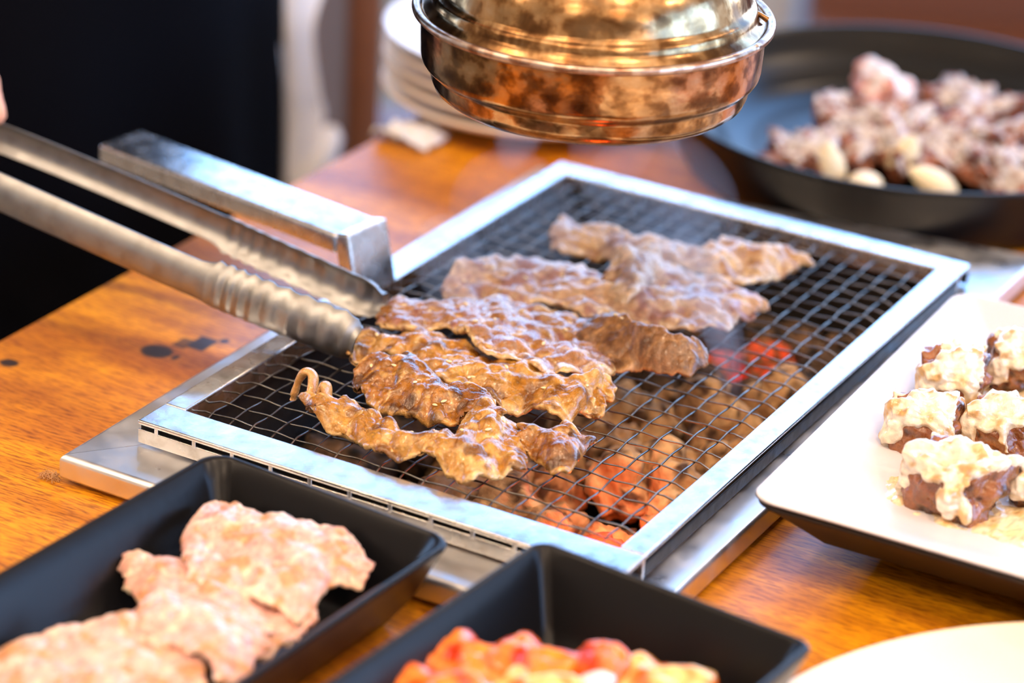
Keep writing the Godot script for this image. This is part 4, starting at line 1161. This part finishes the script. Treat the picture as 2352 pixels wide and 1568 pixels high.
# ---------------------------------------------------------------- dishes in front and at the right
func build_dishes() -> void:
	# black dish with raw slices
	var d1 := obj("black_dish", dish_mesh(0.066, 0.105, 0.040, 0.020, 0.012, 0.004, 0.0).mesh(), M.black_glaze, self, V(0.106, TABLE, 0.153))
	d1.rotation.y = deg_to_rad(-4.0)
	tag(d1, "rectangular black dish of raw pink meat slices before the grill", "dish")
	var raw := [lin(228, 166, 152), lin(240, 194, 180), lin(250, 230, 200), lin(212, 150, 98)]
	var g := "raw slices in the black dish"
	var ro := {"pal": raw, "waves": 2.0, "ruffle": 0.003, "arch": 0.003, "thick": 0.004, "low": -0.021, "lump": 0.0004}
	slice("raw_meat_slice", "long raw slice lying lowest in the black dish, cut off by the picture's corner", g,
		[V(0.0514,-0.0100,0.2165), V(0.0647,-0.0064,0.1944), V(0.0769,-0.0032,0.1759), V(0.0903,-0.0008,0.1674), V(0.1127,0.0000,0.1743), V(0.1366,0.0000,0.1780)],
		[V(0.0695,-0.0080,0.2427), V(0.0922,-0.0080,0.2446), V(0.1185,-0.0080,0.2436), V(0.1386,-0.0080,0.2296), V(0.1450,-0.0080,0.2179), V(0.1500,-0.0080,0.1985)], ro.merged({"seed": 23.0}), M.raw)
	slice("raw_meat_slice", "raw slice with a pointed corner, tucked under the topmost raw slice", g,
		[V(0.0493,-0.0080,0.1170), V(0.0655,-0.0056,0.1156), V(0.0755,-0.0040,0.1074), V(0.0900,-0.0040,0.1088), V(0.1157,-0.0048,0.1072), V(0.1475,-0.0060,0.1090)],
		[V(0.0673,-0.0120,0.1366), V(0.0873,-0.0084,0.1455), V(0.1091,-0.0060,0.1482), V(0.1368,-0.0060,0.1539), V(0.1477,-0.0076,0.1547), V(0.1502,-0.0100,0.1307)], ro.merged({"seed": 21.0}), M.raw)
	slice("raw_meat_slice", "raw slice folded over itself with a red crease, middle of the black dish", g,
		[V(0.0888,0.0000,0.1595), V(0.0984,0.0045,0.1516), V(0.1205,0.0060,0.1522), V(0.1365,0.0045,0.1506), V(0.1477,0.0000,0.1421)],
		[V(0.1070,0.0000,0.1782), V(0.1285,0.0030,0.1815), V(0.1426,0.0030,0.1836), V(0.1511,0.0000,0.1903), V(0.1542,-0.0060,0.1787)], ro.merged({"seed": 22.0, "arch": 0.006}), M.raw)
	slice("raw_meat_slice", "broad raw slice lying topmost at the grill end of the black dish", g,
		[V(0.0712,0.0000,0.1030), V(0.0643,0.0027,0.0756), V(0.0723,0.0047,0.0672), V(0.0950,0.0060,0.0736), V(0.1110,0.0060,0.0672), V(0.1300,0.0053,0.0640), V(0.1534,0.0040,0.0774)],
		[V(0.0921,-0.0020,0.1274), V(0.1037,-0.0020,0.1282), V(0.1206,-0.0020,0.1273), V(0.1364,-0.0030,0.1250), V(0.1477,-0.0040,0.1258), V(0.1436,-0.0030,0.0964), V(0.1531,-0.0030,0.0875)], ro.merged({"seed": 20.0}), M.raw)
	# black dish with red marinated meat
	var d2 := obj("black_dish", dish_mesh(0.067, 0.095, 0.046, 0.020, 0.008, 0.004, 0.0).mesh(), M.black_glaze, self, V(0.2705, TABLE, 0.142))
	d2.rotation.y = deg_to_rad(-5.0)
	tag(d2, "square-cornered black dish of orange-red marinated meat before the grill", "dish")
	var red := [lin(236, 92, 16), lin(248, 136, 36), lin(200, 52, 10)]
	var pale := [lin(248, 160, 66), lin(252, 200, 124), lin(238, 108, 30)]
	var rl := [["reddish marinated chunk at the left of the orange heap", V(0.222,-0.006,0.122), V(0.024, 0.014, 0.019), red], ["orange marinated chunk second from the left in the heap", V(0.249,-0.002,0.114), V(0.022, 0.013, 0.018), red], ["upright red marinated tip at the top of the orange heap", V(0.2745,0.003,0.104), V(0.009, 0.015, 0.011), [lin(222, 80, 16), lin(236, 110, 40), lin(196, 56, 12)]],
		["pale orange marinated chunk at the right of the heap", V(0.298,-0.002,0.099), V(0.022, 0.013, 0.018), pale], ["yellowish marinated piece lying before the red upright tip", V(0.262,-0.002,0.132), V(0.019, 0.013, 0.016), pale], ["deep orange marinated piece nearest the camera on the left of the heap", V(0.228,-0.006,0.150), V(0.022, 0.014, 0.02), red], ["deep orange marinated piece nearest the camera on the right of the heap", V(0.290,-0.006,0.132), V(0.022, 0.014, 0.018), red]]
	for k in rl.size():
		var o := obj("marinated_meat", lump_mesh(rl[k][2], 0.2, 0.004, 2400.0, 130.0 + k * 6.0, rl[k][3], 22).mesh(), M.saucy, self, rl[k][1])
		tag(o, rl[k][0], "meat", "marinated meat in the square black dish")
	var on := obj("onion_piece", lump_mesh(Vector3(0.006, 0.004, 0.006), 0.3, 0.0015, 4000.0, 171.0, [lin(214, 214, 220), lin(236, 236, 240)], 12).mesh(), M.saucy, self, V(0.2795, 0.0085, 0.118))
	tag(on, "small pale onion piece lying on the orange marinated meat", "onion")
	# cream plate at the near right corner
	var mb := MB.new()
	var r := 0.186
	mb.lathe(Vector3.ZERO, [Vector2(0.0005, 0.002), Vector2(0.09, 0.002), Vector2(0.092, 0.0), Vector2(0.098, 0.0), Vector2(0.104, 0.004), Vector2(r * 0.82, 0.010), Vector2(r * 0.96, 0.0155), Vector2(r * 0.995, 0.018), Vector2(r, 0.0198), Vector2(r * 0.996, 0.0212), Vector2(r * 0.985, 0.0212), Vector2(r * 0.94, 0.0185), Vector2(r * 0.8, 0.0145), Vector2(r * 0.62, 0.0085), Vector2(r * 0.55, 0.0075), Vector2(0.0005, 0.007)], 160)
	var cp := obj("cream_plate", mb.mesh(), M.cream_glaze, self, V(0.513, TABLE, 0.092))
	tag(cp, "empty round cream plate at the near right corner of the table", "plate")
	# white platter with cheese-topped cubes
	var wp := thing("white_platter", "white rectangular platter of cheese-covered meat cubes beside the grill", "platter", V(0.3865, TABLE, -0.194))
	wp.rotation.y = deg_to_rad(1.2)
	obj("inside", dish_mesh(0.125, 0.137, 0.0145, 0.03, 0.012, 0.0035).mesh(), M.white_glaze, wp, Vector3(0, 0.0255, 0))
	obj("underside", dish_mesh(0.1235, 0.1355, 0.0365, 0.045, 0.012, 0.004).mesh(), M.underside_shade, wp).set_meta("label", "lower shell of the platter, coloured dark in place of shade")  # added dark shell, gives the shade under the rim as colour
	var pool := slice_mesh([V(0.285,0.0,-0.268), V(0.300,0.0,-0.288), V(0.340,0.0,-0.294), V(0.385,0.0,-0.285)], [V(0.294,0.0,-0.130), V(0.322,0.0,-0.098), V(0.360,0.0,-0.092), V(0.40,0.0,-0.11)], {"seed": 40.0, "pal": [lin(248, 226, 184), lin(250, 214, 150), lin(252, 240, 214), lin(236, 180, 100)], "ruffle": 0.0012, "lump": 0.0005, "thick": 0.0022, "low": -0.0012, "ni": 120, "nj": 90})
	var po := obj("cheese_sauce", pool.mesh(), M.saucy, self)
	tag(po, "thin pool of pale yellow cheese sauce spread on the white platter", "sauce")
	var cube := [lin(120, 66, 34), lin(150, 92, 54), lin(76, 40, 22)]
	var cl := [["cheese-topped meat cube second from the near end of the platter's left row", V(0.303,0.0095,-0.170)], ["cheese-topped meat cube third from the near end, tilted up", V(0.297,0.0115,-0.222)], ["largest cheese-topped meat cube, nearest the platter's near edge", V(0.338,0.0115,-0.122)], ["meat cube buried in melted cheese at the middle of the platter", V(0.336,0.0095,-0.190)], ["meat cube at the far end of the platter, cheese over its top", V(0.318,0.0115,-0.262)], ["meat cube at the right of the largest one on the platter", V(0.375,0.0095,-0.150)], ["meat cube at the right of the buried one on the platter", V(0.362,0.0095,-0.228)]]
	for k in cl.size():
		var big := 1.25 if k == 2 else 1.0
		var o := obj("meat_cube", lump_mesh(Vector3(0.0165, 0.012, 0.0145) * big, 0.6, 0.0040, 3600.0, 200.0 + k * 7.0, cube, 28).mesh(), M.glazed, self, cl[k][1])
		o.rotation.y = [0.3, 0.5, -0.2, 0.1, 0.6, 0.2, 0.4][k]
		if k == 1: o.rotation.x = 0.25
		tag(o, cl[k][0], "meat", "meat cubes on the white platter")
		obj("melted_cheese", lump_mesh(Vector3(0.0165, 0.012, 0.0145) * big, 0.6, 0.0040, 3600.0, 200.0 + k * 7.0, [lin(226, 208, 176), lin(236, 226, 210), lin(206, 166, 112)], 40, 0.0, 0.0034).mesh(), M.saucy, o)
	var crumbs := [V(0.3145,0.0,-0.098), V(0.292,0.0,-0.115), V(0.2785,0.0,-0.285), V(0.290,0.0,-0.29), V(0.300,0.0,-0.104)]
	for k in crumbs.size():
		var o := obj("meat_crumb", lump_mesh(Vector3.ONE * (0.0034 if k == 0 else 0.0014), 0.3, 0.0008, 9000.0, 260.0 + k, cube, 8).mesh(), M.glazed, self, crumbs[k] + Vector3(0, -0.003, 0))
		tag(o, "dark round meat crumb lying alone on the white platter's near slope" if k == 0 else "tiny brown crumb scattered on the white platter", "crumb", "crumbs on the white platter")
	# wisp of scrubbing fibre on the table by the tray corner
	mb = MB.new()
	var rng := RandomNumberGenerator.new(); rng.seed = 8
	for k in 60:
		var a := Vector3(rng.randf_range(-0.006, 0.006), 0.0006, rng.randf_range(-0.004, 0.004))
		var b := Vector3(rng.randf_range(-0.006, 0.006), rng.randf_range(0.001, 0.004), rng.randf_range(-0.004, 0.004))
		mb.tube([a, (a + b) / 2.0 + Vector3(0, 0.0015, 0), b], 0.00012, 4)
	var fo := obj("food_scrap", mb.mesh(Vector3.ZERO, false), mat(srgb(196, 150, 100), 0.8), self, V(-0.0415, TABLE, 0.0500))
	tag(fo, "small tan wisp of food scrap on the table at the tray corner", "scrap")
	fo.set_meta("kind", "stuff")

func build_smoke() -> void:
	# thin veils of smoke drifting up from the meat: centre, size, lean, thickness of the haze
	var fog := FogMaterial.new()
	fog.albedo = Color(0.92, 0.95, 1.0)
	fog.density = 9.0
	var thin := FogMaterial.new()
	thin.albedo = Color(0.92, 0.95, 1.0)
	thin.density = 4.0
	var wisps := [[V(0.06, 0.045, -0.205), Vector3(0.075, 0.07, 0.05), -0.3, thin], [V(0.045, 0.03, -0.165), Vector3(0.04, 0.05, 0.03), 0.2, fog], [V(0.12, 0.05, -0.25), Vector3(0.09, 0.085, 0.05), 0.3, thin], [V(0.175, 0.03, -0.20), Vector3(0.02, 0.085, 0.03), 0.5, fog],
		[V(0.192, 0.028, -0.175), Vector3(0.014, 0.075, 0.022), 0.35, fog], [V(0.145, 0.04, -0.215), Vector3(0.05, 0.07, 0.04), -0.4, thin], [V(0.075, 0.075, -0.285), Vector3(0.05, 0.09, 0.04), -0.25, thin], [V(0.015, 0.07, -0.30), Vector3(0.03, 0.09, 0.03), -0.3, fog]]
	var root := thing("smoke", "thin bluish-white smoke drifting up from the meat on the grill", "smoke", V(0.1, 0.005, -0.2))
	root.set_meta("kind", "stuff")
	for w in wisps:
		var f := FogVolume.new()
		f.name = numbered("wisp", root)
		f.shape = RenderingServer.FOG_VOLUME_SHAPE_ELLIPSOID
		f.size = w[1]
		f.material = w[3]
		f.position = w[0] - root.position
		f.rotation.z = w[2]
		root.add_child(f, true)

func _ready() -> void:
	# ---- camera
	var cam := Camera3D.new()
	cam.name = "camera"
	add_child(cam)
	var at := CameraAttributesPhysical.new()
	var f_mm := 100.0
	at.frustum_focal_length = f_mm
	at.frustum_focus_distance = 1.285
	at.frustum_near = 0.05
	at.frustum_far = 100.0
	at.exposure_aperture = f_mm / 24.0
	cam.attributes = at
	cam.fov = rad_to_deg(2.0 * atan(784.0 / 6328.0))
	cam.position = Vector3(0.677, 0.582, 0.950)
	cam.basis = Basis(Vector3.UP, deg_to_rad(28.02)) * Basis(Vector3.RIGHT, deg_to_rad(-24.9)) * Basis(Vector3.BACK, deg_to_rad(3.33))
	cam.current = true
	# ---- sky and exposure
	var env := Environment.new()
	env.background_mode = Environment.BG_SKY
	var sky := Sky.new()
	var sm := ProceduralSkyMaterial.new()
	sm.sky_top_color = srgb(120, 175, 245)
	sm.sky_horizon_color = srgb(200, 226, 255)
	sm.ground_bottom_color = srgb(120, 116, 110)
	sm.ground_horizon_color = srgb(200, 205, 210)
	sky.sky_material = sm
	env.sky = sky
	env.background_energy_multiplier = 7.0
	env.tonemap_mode = Environment.TONE_MAPPER_LINEAR
	env.tonemap_exposure = 1.15
	env.sdfgi_enabled = true
	env.ssao_enabled = true
	env.ssil_enabled = true
	env.volumetric_fog_enabled = true
	env.volumetric_fog_density = 0.0
	var we := WorldEnvironment.new()
	we.name = "environment"
	we.environment = env
	add_child(we)
	fn.noise_type = FastNoiseLite.TYPE_SIMPLEX_SMOOTH
	fn.frequency = 0.01
	fn.fractal_octaves = 2
	fn.seed = 11
	make_materials()
	build_room()
	build_table()
	build_tray()
	build_grate()
	build_coals()
	build_hood()
	build_far_side()
	build_person()
	build_tongs()
	build_meat()
	build_dishes()
	build_smoke()
